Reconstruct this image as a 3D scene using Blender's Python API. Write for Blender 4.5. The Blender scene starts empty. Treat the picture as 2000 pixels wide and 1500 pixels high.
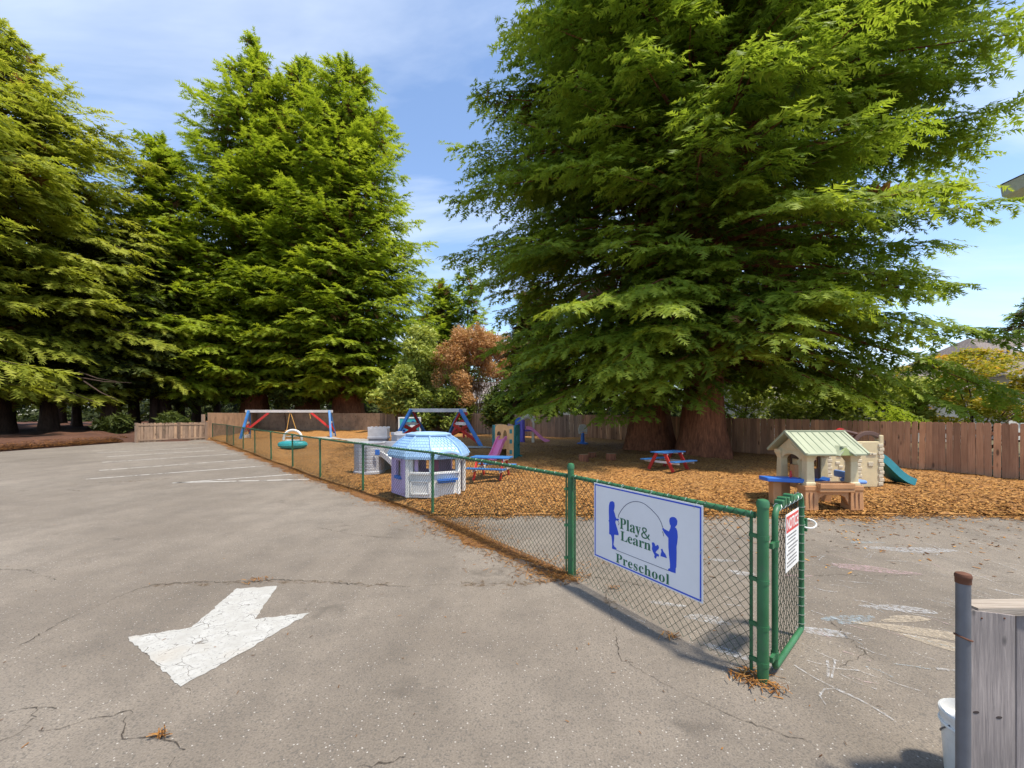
import bpy, bmesh, math, random
import numpy as np
from mathutils import Vector, Matrix

random.seed(11)
rng = np.random.default_rng(11)
R = math.radians
SC = bpy.context.scene
COL = SC.collection

# ------------------------------------------------------------------ camera
CAM_H, FPX, HOR = 1.70, 820.0, 808.0          # eye height (m), focal length and horizon row of the 2000 px wide photograph
cd = bpy.data.cameras.new('camera')
cam = bpy.data.objects.new('camera', cd); COL.objects.link(cam)
cam.location = (0, 0, CAM_H); cam.rotation_euler = (R(90), 0, 0)
cd.sensor_width = 36; cd.lens = 36 * FPX / 2000; cd.shift_y = (HOR - 750) / 2000
cd.clip_start = 0.05; cd.clip_end = 2000
SC.camera = cam

# ------------------------------------------------------------------ sky, sun, exposure
SUN = Vector((0.37, -0.25, 1.0)).normalized()
w = bpy.data.worlds.new('World'); SC.world = w; w.use_nodes = True
nt = w.node_tree; N = nt.nodes; L = nt.links
N.clear()
out = N.new('ShaderNodeOutputWorld'); bg = N.new('ShaderNodeBackground'); bg.inputs[1].default_value = 0.15
sky = N.new('ShaderNodeTexSky'); sky.sky_type = 'NISHITA'; sky.sun_disc = False
sky.sun_elevation = math.asin(SUN.z); sky.sun_rotation = math.atan2(SUN.x, SUN.y)
sky.air_density = 1.0; sky.dust_density = 0.4; sky.ozone_density = 3.2
tc = N.new('ShaderNodeTexCoord')
sep = N.new('ShaderNodeSeparateXYZ'); L.new(tc.outputs['Generated'], sep.inputs[0])
ad = N.new('ShaderNodeMath'); ad.operation = 'ADD'; ad.inputs[1].default_value = 0.22; L.new(sep.outputs[2], ad.inputs[0])
mx = N.new('ShaderNodeMath'); mx.operation = 'MAXIMUM'; mx.inputs[1].default_value = 0.08; L.new(ad.outputs[0], mx.inputs[0])
dx = N.new('ShaderNodeMath'); dx.operation = 'DIVIDE'; L.new(sep.outputs[0], dx.inputs[0]); L.new(mx.outputs[0], dx.inputs[1])
dy = N.new('ShaderNodeMath'); dy.operation = 'DIVIDE'; L.new(sep.outputs[1], dy.inputs[0]); L.new(mx.outputs[0], dy.inputs[1])
cmb = N.new('ShaderNodeCombineXYZ'); L.new(dx.outputs[0], cmb.inputs[0]); L.new(dy.outputs[0], cmb.inputs[1])
mp = N.new('ShaderNodeMapping'); mp.inputs['Rotation'].default_value = (0, 0, R(-38)); mp.inputs['Scale'].default_value = (0.55, 1.5, 1)
mp.inputs['Location'].default_value = (3.1, 1.7, 0)
L.new(cmb.outputs[0], mp.inputs[0])
nz = N.new('ShaderNodeTexNoise'); nz.inputs['Scale'].default_value = 1.35; nz.inputs['Detail'].default_value = 7; nz.inputs['Roughness'].default_value = 0.55
nz.inputs['Distortion'].default_value = 0.5
L.new(mp.outputs[0], nz.inputs[0])
rp = N.new('ShaderNodeValToRGB'); rp.color_ramp.elements[0].position = 0.43; rp.color_ramp.elements[1].position = 0.74
rp.color_ramp.elements[0].color = (0.03, 0.03, 0.03, 1); rp.color_ramp.elements[1].color = (0.85, 0.85, 0.85, 1)
L.new(nz.outputs[0], rp.inputs[0])
mixc = N.new('ShaderNodeMixRGB'); mixc.inputs[2].default_value = (3.9, 4.35, 5.0, 1)
L.new(rp.outputs[0], mixc.inputs[0]); L.new(sky.outputs[0], mixc.inputs[1])
L.new(mixc.outputs[0], bg.inputs[0]); L.new(bg.outputs[0], out.inputs[0])

sl = bpy.data.lights.new('sun', 'SUN'); sl.energy = 3.6; sl.angle = R(4.5); sl.color = (1.0, 0.93, 0.79)
so = bpy.data.objects.new('sun', sl); COL.objects.link(so)
so.rotation_euler = (-SUN).to_track_quat('-Z', 'Y').to_euler(); so.location = (20, -10, 40)
vs = SC.view_settings; vs.view_transform = 'Standard'; vs.look = 'None'; vs.exposure = 0.86; vs.gamma = 1.0; vs.use_curve_mapping = False
SC.cycles.max_bounces = 5; SC.cycles.diffuse_bounces = 4; SC.cycles.transparent_max_bounces = 12; SC.cycles.use_denoising = True

# ------------------------------------------------------------------ helpers
def g(px, py):
    """where a point of the ground (level, z = 0) seen at that spot of the photograph lies"""
    Y = CAM_H * FPX / (py - HOR)
    return Vector(((px - 1000) / FPX * Y, Y, 0))
def at(px, py, Y):
    return Vector(((px - 1000) / FPX * Y, Y, CAM_H - (py - HOR) / FPX * Y))

def tag(o, label=None, cat=None, group=None, kind=None):
    if label: o['label'] = label
    if cat: o['category'] = cat
    if group: o['group'] = group
    if kind: o['kind'] = kind
    return o
def thing(name, label, cat, loc=(0, 0, 0), rz=0.0, group=None):
    o = bpy.data.objects.new(name, None); COL.objects.link(o)
    o.location = loc; o.rotation_euler = (0, 0, rz); o.empty_display_size = 0.2
    return tag(o, label, cat, group)
def link(name, me, mat=None, parent=None, loc=None):
    o = bpy.data.objects.new(name, me); COL.objects.link(o)
    if mat and not me.materials: me.materials.append(mat)
    if parent: o.parent = parent
    if loc is not None: o.location = loc
    return o
def tri_mesh(name, V, T, tint=None):
    me = bpy.data.meshes.new(name)
    V = np.asarray(V, np.float32); T = np.asarray(T, np.int32)
    me.vertices.add(len(V)); me.vertices.foreach_set('co', V.ravel())
    me.loops.add(T.size); me.loops.foreach_set('vertex_index', T.ravel())
    me.polygons.add(len(T)); me.polygons.foreach_set('loop_start', np.arange(0, T.size, T.shape[1], dtype=np.int32))
    me.update(calc_edges=True)
    if tint is not None:
        a = me.attributes.new('tint', 'FLOAT', 'POINT'); a.data.foreach_set('value', np.asarray(tint, np.float32))
    return me

class MB:
    def __init__(s): s.v = []; s.f = []
    def add(s, vs, fs):
        n = len(s.v); s.v += [tuple(p) for p in vs]; s.f += [tuple(i + n for i in f) for f in fs]; return s
    def box(s, x0, x1, y0, y1, z0, z1):
        return s.add([(x0,y0,z0),(x1,y0,z0),(x1,y1,z0),(x0,y1,z0),(x0,y0,z1),(x1,y0,z1),(x1,y1,z1),(x0,y1,z1)],
                     [(3,2,1,0),(4,5,6,7),(0,1,5,4),(1,2,6,5),(2,3,7,6),(3,0,4,7)])
    def bar(s, p, q, wd, th, up=(0, 0, 1), w2=None):
        p = Vector(p); q = Vector(q); d = (q - p).normalized(); u = Vector(up)
        if abs(d.dot(u)) > .98: u = Vector((0, 1, 0))
        a = d.cross(u).normalized(); b = a.cross(d).normalized(); w2 = w2 or wd
        vs = []
        for c, ww in ((p, wd), (q, w2)):
            for i, j in ((-1,-1),(1,-1),(1,1),(-1,1)): vs.append(c + a*ww/2*i + b*th/2*j)
        return s.add(vs, [(3,2,1,0),(4,5,6,7),(0,1,5,4),(1,2,6,5),(2,3,7,6),(3,0,4,7)])
    def tube(s, pts, r, n=8, closed=False):
        pts = [Vector(p) for p in pts]; m = len(pts); rs = r if hasattr(r, '__len__') else [r]*m
        vs = []; ref = None
        for i, p in enumerate(pts):
            if closed: d = pts[(i+1) % m] - pts[i-1]
            else: d = pts[min(i+1, m-1)] - pts[max(i-1, 0)]
            d = d.normalized() if d.length > 1e-9 else Vector((0,0,1))
            if ref is None:
                ref = d.cross(Vector((0,0,1)))
                if ref.length < .1: ref = d.cross(Vector((0,1,0)))
            a = ref - d*ref.dot(d); a.normalize(); ref = a; b = d.cross(a)
            for k in range(n):
                t = 2*math.pi*k/n; vs.append(p + (a*math.cos(t) + b*math.sin(t))*rs[i])
        fs = []
        for i in range(m if closed else m-1):
            j = (i+1) % m
            for k in range(n):
                l = (k+1) % n; fs.append((i*n+k, i*n+l, j*n+l, j*n+k))
        if not closed: fs += [tuple(range(n-1, -1, -1)), tuple((m-1)*n+k for k in range(n))]
        return s.add(vs, fs)
    def lathe(s, prof, n=20, c=(0, 0, 0), a0=0.0, sx=1, sy=1):
        vs = []; m = len(prof)
        for r, z in prof:
            for k in range(n):
                t = a0 + 2*math.pi*k/n; vs.append((c[0]+r*sx*math.cos(t), c[1]+r*sy*math.sin(t), c[2]+z))
        fs = [(i*n+k, i*n+(k+1) % n, (i+1)*n+(k+1) % n, (i+1)*n+k) for i in range(m-1) for k in range(n)]
        if prof[0][0] > 1e-4: fs.append(tuple(range(n-1, -1, -1)))
        if prof[-1][0] > 1e-4: fs.append(tuple((m-1)*n+k for k in range(n)))
        return s.add(vs, fs)
    def prism(s, poly, t0, t1, axis='y'):
        """poly in the plane across the axis (x,z for y; y,z for x; x,y for z), extruded from t0 to t1"""
        def P(u, v, t): return {'y': (u, t, v), 'x': (t, u, v), 'z': (u, v, t)}[axis]
        n = len(poly); vs = [P(u, v, t0) for u, v in poly] + [P(u, v, t1) for u, v in poly]
        fs = [tuple(range(n)), tuple(range(2*n-1, n-1, -1))] + [(i, n+i, n+(i+1) % n, (i+1) % n) for i in range(n)]
        return s.add(vs, fs)
    def panel(s, wd, ht, holes, y0, y1, x0=0.0, z0=0.0):
        """upright sheet in x,z with rectangular holes (x0,x1,z0,z1), built of solid pieces"""
        xs = sorted({0, wd, *[h[0] for h in holes], *[h[1] for h in holes]})
        for a, b in zip(xs[:-1], xs[1:]):
            cuts = sorted([(h[2], h[3]) for h in holes if h[0] <= a+1e-6 and h[1] >= b-1e-6]); z = 0
            for c0, c1 in cuts + [(ht, ht)]:
                if c0 - z > 1e-4: s.box(x0+a, x0+b, y0, y1, z0+z, z0+c0)
                z = c1
        return s
    def xf(s, M, n0=0):
        s.v[n0:] = [tuple(M @ Vector(p)) for p in s.v[n0:]]; return s
    def mesh(s, name):
        me = bpy.data.meshes.new(name); me.from_pydata(s.v, [], s.f); me.update(); return me
    def build(s, name, mat, parent=None, smooth=False, bevel=0.0, kind=None, loc=None):
        me = s.mesh(name)
        bm = bmesh.new(); bm.from_mesh(me); bmesh.ops.recalc_face_normals(bm, faces=bm.faces); bm.to_mesh(me); bm.free()
        o = link(name, me, mat, parent, loc)
        if smooth:
            me.shade_smooth()
            try: me.set_sharp_from_angle(angle=R(40))
            except Exception: pass
        if bevel:
            b = o.modifiers.new('bevel', 'BEVEL'); b.width = bevel; b.segments = 2; b.limit_method = 'ANGLE'; b.angle_limit = R(35)
        if kind: o['kind'] = kind
        return o

def flat_shape(name, polys, mat, parent=None, depth=0.0006, xf=None):
    """filled flat outline with holes (print on a panel), lying in x,z facing -y"""
    cu = bpy.data.curves.new(name, 'CURVE'); cu.dimensions = '2D'; cu.fill_mode = 'BOTH'; cu.extrude = depth
    for p in polys:
        sp = cu.splines.new('POLY'); sp.points.add(len(p) - 1); sp.use_cyclic_u = True
        for i, q in enumerate(p): sp.points[i].co = (q[0], q[1], 0, 1)
    tmp = bpy.data.objects.new(name, cu); COL.objects.link(tmp)
    bpy.context.view_layer.update()
    me = bpy.data.meshes.new_from_object(tmp.evaluated_get(bpy.context.evaluated_depsgraph_get()))
    bpy.data.objects.remove(tmp); bpy.data.curves.remove(cu)
    me.transform(Matrix.Rotation(R(90), 4, 'X'))
    if xf: me.transform(xf)
    me.name = name
    return link(name, me, mat, parent)

# ------------------------------------------------------------------ materials
MATS = {}
def new_mat(name):
    m = bpy.data.materials.new(name); m.use_nodes = True; t = m.node_tree; t.nodes.clear()
    o = t.nodes.new('ShaderNodeOutputMaterial'); b = t.nodes.new('ShaderNodeBsdfPrincipled')
    t.links.new(b.outputs[0], o.inputs[0]); return m, t, b, o
def nd(t, kind, ins=None, **kw):
    n = t.nodes.new('ShaderNode' + kind)
    for k, v in kw.items(): setattr(n, k, v)
    for k, v in (ins or {}).items():
        if hasattr(v, 'is_output'): t.links.new(v, n.inputs[k])
        else: n.inputs[k].default_value = v
    return n
def rgba(c): return (c[0], c[1], c[2], 1)
def ramp(t, fac, stops):
    n = t.nodes.new('ShaderNodeValToRGB'); e = n.color_ramp.elements
    while len(e) < len(stops): e.new(0.5)
    for i, (p, c) in enumerate(stops):
        e[i].position = p; e[i].color = rgba(c) if hasattr(c, '__len__') else (c, c, c, 1)
    t.links.new(fac, n.inputs[0]); return n.outputs[0]
def mixrgb(t, fac, a, b, mode='MIX'):
    n = t.nodes.new('ShaderNodeMixRGB'); n.blend_type = mode
    for i, v in enumerate((fac, a, b)):
        if hasattr(v, 'is_output'): t.links.new(v, n.inputs[i])
        else: n.inputs[i].default_value = rgba(v) if hasattr(v, '__len__') else v
    return n.outputs[0]
def bump(t, b, h, strength, dist):
    n = nd(t, 'Bump', {'Height': h, 'Strength': strength, 'Distance': dist}); t.links.new(n.outputs[0], b.inputs['Normal'])

def plastic(name, c, rough=0.42, var=0.12, dirt=0.25):
    if name in MATS: return MATS[name]
    m, t, b, o = new_mat(name)
    co = nd(t, 'TexCoord').outputs['Object']
    n1 = nd(t, 'TexNoise', {'Vector': co, 'Scale': 3.5, 'Detail': 5}).outputs[0]
    n2 = nd(t, 'TexNoise', {'Vector': co, 'Scale': 22.0, 'Detail': 6, 'Roughness': .65}).outputs[0]
    f = ramp(t, n1, [(0.3, 0.0), (0.7, 1.0)])
    base = mixrgb(t, f, [x*(1-var) for x in c], [min(1, x*(1+var*.7)+.01) for x in c])
    d = ramp(t, n2, [(0.52, 0.0), (0.72, dirt)])
    base = mixrgb(t, d, base, [x*.45+.05 for x in c])
    t.links.new(base, b.inputs['Base Color'])
    r = ramp(t, n1, [(0.2, rough*.8), (0.8, min(1, rough*1.35))]); t.links.new(r, b.inputs['Roughness'])
    bump(t, b, n2, 0.12, 0.004)
    MATS[name] = m; return m

def wood(name, ca, cb, knots=True, rough=0.85, scale=1.0, axis=2):
    """boards: grain along the local axis, tone varies from piece to piece"""
    if name in MATS: return MATS[name]
    m, t, b, o = new_mat(name)
    tcn = nd(t, 'TexCoord'); oi = nd(t, 'ObjectInfo')
    off = nd(t, 'VectorMath', {0: tcn.outputs['Object'], 1: nd(t, 'CombineXYZ', {0: nd(t, 'Math', {0: oi.outputs['Random'], 1: 37.0}, operation='MULTIPLY').outputs[0], 1: oi.outputs['Random'], 2: nd(t, 'Math', {0: oi.outputs['Random'], 1: 91.0}, operation='MULTIPLY').outputs[0]}).outputs[0]}).outputs[0]
    sc = [16*scale]*3; sc[axis] = 0.9*scale
    mpn = nd(t, 'Mapping', {'Vector': off, 'Scale': sc}).outputs[0]
    gr = nd(t, 'TexNoise', {'Vector': mpn, 'Scale': 3.0, 'Detail': 7, 'Roughness': .6, 'Distortion': .4}).outputs[0]
    lg = nd(t, 'TexNoise', {'Vector': off, 'Scale': 1.7, 'Detail': 4}).outputs[0]
    c = mixrgb(t, ramp(t, gr, [(0.32, 0.0), (0.68, 1.0)]), ca, cb)
    tone = ramp(t, oi.outputs['Random'], [(0.0, (0.62, 0.58, 0.56)), (0.35, (0.88, 0.84, 0.84)), (0.7, (1.05, 1.0, .96)), (1.0, (1.4, 1.28, 1.16))])
    c = mixrgb(t, 1.0, c, tone, 'MULTIPLY')
    c = mixrgb(t, ramp(t, lg, [(0.42, 0.0), (0.75, 0.55)]), c, [x*.42 for x in ca])
    if knots:
        ks = [5.0*scale]*3; ks[axis] = 2.4*scale
        kv = nd(t, 'TexVoronoi', {'Vector': nd(t, 'Mapping', {'Vector': off, 'Scale': ks}).outputs[0], 'Scale': 1.0}).outputs['Distance']
        c = mixrgb(t, ramp(t, kv, [(0.09, 0.8), (0.17, 0.0)]), c, [x*.22 for x in ca])
    t.links.new(c, b.inputs['Base Color']); b.inputs['Roughness'].default_value = rough
    bump(t, b, gr, 0.35, 0.01)
    MATS[name] = m; return m

def leaf_mat(name, dark, mid, light, trans=0.47, rough=0.55, dead=None):
    if name in MATS: return MATS[name]
    m, t, b, o = new_mat(name)
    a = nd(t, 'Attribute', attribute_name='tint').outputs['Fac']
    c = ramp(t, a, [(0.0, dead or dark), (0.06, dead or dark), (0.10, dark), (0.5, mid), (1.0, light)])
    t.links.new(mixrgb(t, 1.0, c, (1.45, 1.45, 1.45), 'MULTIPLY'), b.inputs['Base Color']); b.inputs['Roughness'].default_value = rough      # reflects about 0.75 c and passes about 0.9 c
    b.inputs['Specular IOR Level'].default_value = 0.2
    tr = nd(t, 'BsdfTranslucent', {'Color': mixrgb(t, 1.0, c, (1.95, 1.9, 1.2), 'MULTIPLY')})
    mxn = nd(t, 'MixShader', {0: trans, 1: b.outputs[0], 2: tr.outputs[0]})
    t.links.new(mxn.outputs[0], o.inputs[0])
    MATS[name] = m; return m

def bark_mat(name, ca, cb):
    if name in MATS: return MATS[name]
    m, t, b, o = new_mat(name)
    co = nd(t, 'TexCoord').outputs['Object']
    mpn = nd(t, 'Mapping', {'Vector': co, 'Scale': (5, 5, 0.55)}).outputs[0]
    n1 = nd(t, 'TexNoise', {'Vector': mpn, 'Scale': 2.6, 'Detail': 8, 'Roughness': .65, 'Distortion': .5}).outputs[0]
    n2 = nd(t, 'TexNoise', {'Vector': co, 'Scale': 0.8, 'Detail': 4}).outputs[0]
    c = mixrgb(t, ramp(t, n1, [(0.34, 0.0), (0.66, 1.0)]), ca, cb)
    c = mixrgb(t, ramp(t, n2, [(0.4, 0.0), (0.7, .5)]), c, [x*.5 for x in ca])
    t.links.new(c, b.inputs['Base Color']); b.inputs['Roughness'].default_value = 0.95
    bump(t, b, n1, 0.9, 0.06)
    MATS[name] = m; return m

def asphalt_mat():
    m, t, b, o = new_mat('asphalt')
    co = nd(t, 'TexCoord').outputs['Object']
    n1 = nd(t, 'TexNoise', {'Vector': co, 'Scale': 0.35, 'Detail': 6, 'Roughness': .6}).outputs[0]
    n2 = nd(t, 'TexNoise', {'Vector': co, 'Scale': 2.2, 'Detail': 7, 'Roughness': .7}).outputs[0]
    n3 = nd(t, 'TexNoise', {'Vector': co, 'Scale': 95, 'Detail': 5, 'Roughness': .75}).outputs[0]
    c = ramp(t, n1, [(0.30, (0.145, 0.118, 0.093)), (0.52, (0.196, 0.163, 0.131)), (0.72, (0.238, 0.202, 0.166))])
    c = mixrgb(t, ramp(t, n2, [(0.45, 0.0), (0.72, 0.7)]), c, (0.125, 0.104, 0.085))
    wv = nd(t, 'TexNoise', {'Vector': nd(t, 'Mapping', {'Vector': co, 'Rotation': (0, 0, .5), 'Scale': (1.6, .10, 1)}).outputs[0], 'Scale': 1.1, 'Detail': 4, 'Distortion': .3}).outputs[0]
    c = mixrgb(t, 1.0, c, ramp(t, wv, [(0.36, .93), (0.6, 1.05)]), 'MULTIPLY')
    vo = nd(t, 'TexVoronoi', {'Vector': nd(t, 'VectorMath', {0: co, 1: nd(t, 'TexNoise', {'Vector': co, 'Scale': 3.0}).outputs['Color']}).outputs[0], 'Scale': .75}).outputs['Distance']
    c = mixrgb(t, ramp(t, vo, [(0.03, .55), (0.13, 0.0)]), c, (0.085, 0.070, 0.056))
    c = mixrgb(t, 1.0, c, ramp(t, n3, [(0.25, 0.50), (0.5, 1.0), (0.75, 1.45)]), 'MULTIPLY')
    v = nd(t, 'TexVoronoi', {'Vector': co, 'Scale': 58}); 
    sp = nd(t, 'Math', {0: nd(t, 'SeparateColor', {0: v.outputs['Color']}).outputs[0], 1: 0.76}, operation='GREATER_THAN').outputs[0]
    near = nd(t, 'Math', {0: v.outputs['Distance'], 1: nd(t, 'Math', {0: nd(t, 'SeparateColor', {0: v.outputs['Color']}).outputs[2], 1: 0.26}, operation='MULTIPLY').outputs[0]}, operation='LESS_THAN').outputs[0]
    c = mixrgb(t, nd(t, 'Math', {0: sp, 1: near}, operation='MULTIPLY').outputs[0], c, (0.42, 0.385, 0.345))
    v2 = nd(t, 'TexVoronoi', {'Vector': co, 'Scale': 110})
    sp2 = nd(t, 'Math', {0: nd(t, 'SeparateColor', {0: v2.outputs['Color']}).outputs[1], 1: 0.86}, operation='GREATER_THAN').outputs[0]
    c = mixrgb(t, nd(t, 'Math', {0: sp2, 1: 0.55}, operation='MULTIPLY').outputs[0], c, (0.09, 0.08, 0.07))
    t.links.new(c, b.inputs['Base Color']); b.inputs['Roughness'].default_value = 0.92
    bump(t, b, n3, 0.5, 0.012)
    return m

def mulch_mat():
    m, t, b, o = new_mat('wood_chip')
    co = nd(t, 'TexCoord').outputs['Object']
    n1 = nd(t, 'TexNoise', {'Vector': co, 'Scale': 0.5, 'Detail': 6, 'Roughness': .6}).outputs[0]
    n2 = nd(t, 'TexNoise', {'Vector': co, 'Scale': 19, 'Detail': 8, 'Roughness': .8, 'Distortion': 1.2}).outputs[0]
    v = nd(t, 'TexVoronoi', {'Vector': co, 'Scale': 26})
    c = ramp(t, nd(t, 'SeparateColor', {0: v.outputs['Color']}).outputs[0], [(0.0, (0.12, 0.046, 0.010)), (0.5, (0.34, 0.140, 0.024)), (1.0, (0.52, 0.260, 0.066))])
    c = mixrgb(t, ramp(t, n1, [(0.38, 0.0), (0.68, 0.75)]), c, mixrgb(t, 0.4, c, (0.40, 0.225, 0.090)))
    c = mixrgb(t, 1.0, c, ramp(t, n2, [(0.3, 0.40), (0.55, 1.0), (0.75, 1.5)]), 'MULTIPLY')
    t.links.new(c, b.inputs['Base Color']); b.inputs['Roughness'].default_value = 0.9
    bump(t, b, n2, 0.8, 0.03)
    return m

def litter_ground(name, ca, cb, scale=6):
    m, t, b, o = new_mat(name)
    co = nd(t, 'TexCoord').outputs['Object']
    n1 = nd(t, 'TexNoise', {'Vector': co, 'Scale': scale, 'Detail': 8, 'Roughness': .75}).outputs[0]
    n2 = nd(t, 'TexNoise', {'Vector': co, 'Scale': .25, 'Detail': 4}).outputs[0]
    c = mixrgb(t, ramp(t, n1, [(0.35, 0.0), (0.65, 1.0)]), ca, cb)
    c = mixrgb(t, ramp(t, n2, [(0.4, 0.0), (0.65, .6)]), c, [x*.55 for x in ca])
    t.links.new(c, b.inputs['Base Color']); b.inputs['Roughness'].default_value = 0.95
    bump(t, b, n1, 0.7, 0.05)
    return m

def worn_paint(name, c, wear=0.5, scale=9.0, lo=0.08, top=1.0):
    """thin coat over asphalt: bare where worn through"""
    m, t, b, o = new_mat(name)
    co = nd(t, 'TexCoord').outputs['Object']
    n1 = nd(t, 'TexNoise', {'Vector': co, 'Scale': scale, 'Detail': 9, 'Roughness': .75, 'Distortion': .6}).outputs[0]
    n2 = nd(t, 'TexNoise', {'Vector': co, 'Scale': 1.6, 'Detail': 4}).outputs[0]
    pc_ = mixrgb(t, ramp(t, n2, [(0.3, 0.0), (0.7, 1.0)]), [x*.80 for x in c], c)
    n4 = nd(t, 'TexNoise', {'Vector': co, 'Scale': 60, 'Detail': 6, 'Roughness': .8}).outputs[0]
    t.links.new(mixrgb(t, 1.0, pc_, ramp(t, n4, [(0.3, .70), (0.55, 1.0)]), 'MULTIPLY'), b.inputs['Base Color'])
    b.inputs['Roughness'].default_value = 0.7
    tr = nd(t, 'BsdfTransparent')
    f = ramp(t, n1, [(wear - lo, 0.0), (wear + lo, top)])
    t.links.new(nd(t, 'MixShader', {0: f, 1: tr.outputs[0], 2: b.outputs[0]}).outputs[0], o.inputs[0])
    bump(t, b, n1, 0.3, 0.004)
    return m

def shingle_mat(name, ca, cb):
    m, t, b, o = new_mat(name)
    co = nd(t, 'TexCoord').outputs['Object']
    n1 = nd(t, 'TexNoise', {'Vector': co, 'Scale': 9, 'Detail': 6}).outputs[0]
    br = nd(t, 'TexBrick', {'Vector': co, 'Scale': 2.4, 'Color1': rgba(ca), 'Color2': rgba(cb), 'Mortar': rgba([x*.55 for x in ca]), 'Mortar Size': .025})
    c = mixrgb(t, 1.0, br.outputs[0], ramp(t, n1, [(0.3, .75), (0.7, 1.2)]), 'MULTIPLY')
    t.links.new(c, b.inputs['Base Color']); b.inputs['Roughness'].default_value = 0.95
    return m

def simple(name, c, rough=0.6, metal=0.0):
    if name in MATS: return MATS[name]
    m, t, b, o = new_mat(name)
    co = nd(t, 'TexCoord').outputs['Object']
    n1 = nd(t, 'TexNoise', {'Vector': co, 'Scale': 14, 'Detail': 5}).outputs[0]
    t.links.new(mixrgb(t, ramp(t, n1, [(0.3, 0.0), (0.7, 1.0)]), [x*.82 for x in c], c), b.inputs['Base Color'])
    b.inputs['Roughness'].default_value = rough; b.inputs['Metallic'].default_value = metal
    MATS[name] = m; return m

M_ASPH = asphalt_mat(); M_MULCH = mulch_mat()
M_FOREST = litter_ground('forest_litter', (0.060, 0.022, 0.011), (0.135, 0.052, 0.024))
M_GROUND = litter_ground('dry_soil', (0.12, 0.10, 0.05), (0.16, 0.13, 0.06), 1.5)
M_BARK = bark_mat('redwood_bark', (0.13, 0.042, 0.019), (0.36, 0.132, 0.060))
M_BARKD = bark_mat('dark_bark', (0.045, 0.026, 0.020), (0.11, 0.065, 0.05))
M_RED1 = leaf_mat('redwood_leaf', (0.040, 0.072, 0.014), (0.135, 0.190, 0.021), (0.235, 0.290, 0.036), dead=(0.085, 0.042, 0.018))
M_RED2 = leaf_mat('grove_leaf', (0.042, 0.074, 0.010), (0.140, 0.190, 0.014), (0.240, 0.285, 0.026), dead=(0.085, 0.042, 0.018))
M_CYP = leaf_mat('edge_leaf', (0.050, 0.070, 0.012), (0.170, 0.198, 0.022), (0.285, 0.295, 0.045), dead=(0.085, 0.042, 0.018))
M_DRYLEAF = leaf_mat('dry_leaf', (0.14, 0.070, 0.030), (0.31, 0.165, 0.072), (0.43, 0.27, 0.13), .25)
M_SHRUB = leaf_mat('shrub_leaf', (0.045, 0.066, 0.014), (0.165, 0.205, 0.036), (0.36, 0.38, 0.10), .3)
M_MAPLE = leaf_mat('maple_leaf', (0.09, 0.13, 0.015), (0.28, 0.26, 0.03), (0.55, 0.27, 0.035), .4)
M_GREEN = plastic('green_paint', (0.022, 0.125, 0.046), 0.46, .22, .55)
M_WIRE = simple('green_wire', (0.030, 0.060, 0.036), 0.45)
M_TIE = simple('wire_tie', (0.45, 0.52, 0.47), 0.4, 0.6)
M_CEDAR = wood('cedar_board', (0.39, 0.200, 0.112), (0.56, 0.320, 0.190))
M_CEDARG = wood('weathered_board', (0.245, 0.165, 0.112), (0.37, 0.26, 0.18))
M_GREYW = wood('grey_board', (0.165, 0.150, 0.155), (0.30, 0.275, 0.275), scale=2.2)
def arrow_mat():
    m, t, b, o = new_mat('arrow_paint')
    co = nd(t, 'TexCoord').outputs['Object']
    n1 = nd(t, 'TexNoise', {'Vector': co, 'Scale': 7, 'Detail': 8, 'Roughness': .7}).outputs[0]; n2 = nd(t, 'TexNoise', {'Vector': co, 'Scale': 48, 'Detail': 7, 'Roughness': .8}).outputs[0]; n3 = nd(t, 'TexNoise', {'Vector': co, 'Scale': 2.2, 'Detail': 3})
    wv = nd(t, 'VectorMath', {0: co, 1: nd(t, 'VectorMath', {0: n3.outputs['Color'], 'Scale': .35}, operation='SCALE').outputs[0]}).outputs[0]
    ed = nd(t, 'TexVoronoi', {'Vector': wv, 'Scale': 7.5}, feature='DISTANCE_TO_EDGE').outputs['Distance']
    crack = nd(t, 'Math', {0: ramp(t, ed, [(0.006, 1.0), (0.02, 0.0)]), 1: ramp(t, n1, [(0.46, 0.0), (0.58, 1.0)])}, operation='MULTIPLY').outputs[0]
    pits = nd(t, 'Math', {0: ramp(t, n2, [(0.55, 0.0), (0.64, 1.0)]), 1: ramp(t, n1, [(0.40, 0.15), (0.62, 1.0)])}, operation='MULTIPLY').outputs[0]
    bare = nd(t, 'Math', {0: crack, 1: pits}, operation='MAXIMUM').outputs[0]
    c = mixrgb(t, ramp(t, n1, [(0.35, 0.0), (0.7, 1.0)]), (0.345, 0.33, 0.305), (0.455, 0.445, 0.425)); c = mixrgb(t, ramp(t, n3.outputs[0], [(0.55, 0.0), (0.75, .5)]), c, (0.40, 0.34, 0.27))
    t.links.new(c, b.inputs['Base Color']); b.inputs['Roughness'].default_value = .75
    t.links.new(nd(t, 'MixShader', {0: bare, 1: b.outputs[0], 2: nd(t, 'BsdfTransparent').outputs[0]}).outputs[0], o.inputs[0]); bump(t, b, n2, .4, .004)
    return m
M_PAINT = arrow_mat()
M_LINE = worn_paint('line_paint', (0.56, 0.53, 0.50), 0.43, 5.0, .06)
M_CHALK = worn_paint('chalk_white', (0.62, 0.62, 0.64), 0.56, 26.0, .14, .82)
M_CHALKP = worn_paint('chalk_pink', (0.62, 0.42, 0.44), 0.56, 26.0, .14, .82)
M_CHALKY = worn_paint('chalk_tan', (0.58, 0.48, 0.36), 0.50, 26.0, .16, .72)
M_CHALKB = worn_paint('chalk_blue', (0.40, 0.52, 0.60), 0.58, 26.0, .14, .82)
M_CRACK = worn_paint('crack_dirt', (0.060, 0.044, 0.030), 0.46, 22.0, .10, .9)
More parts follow.
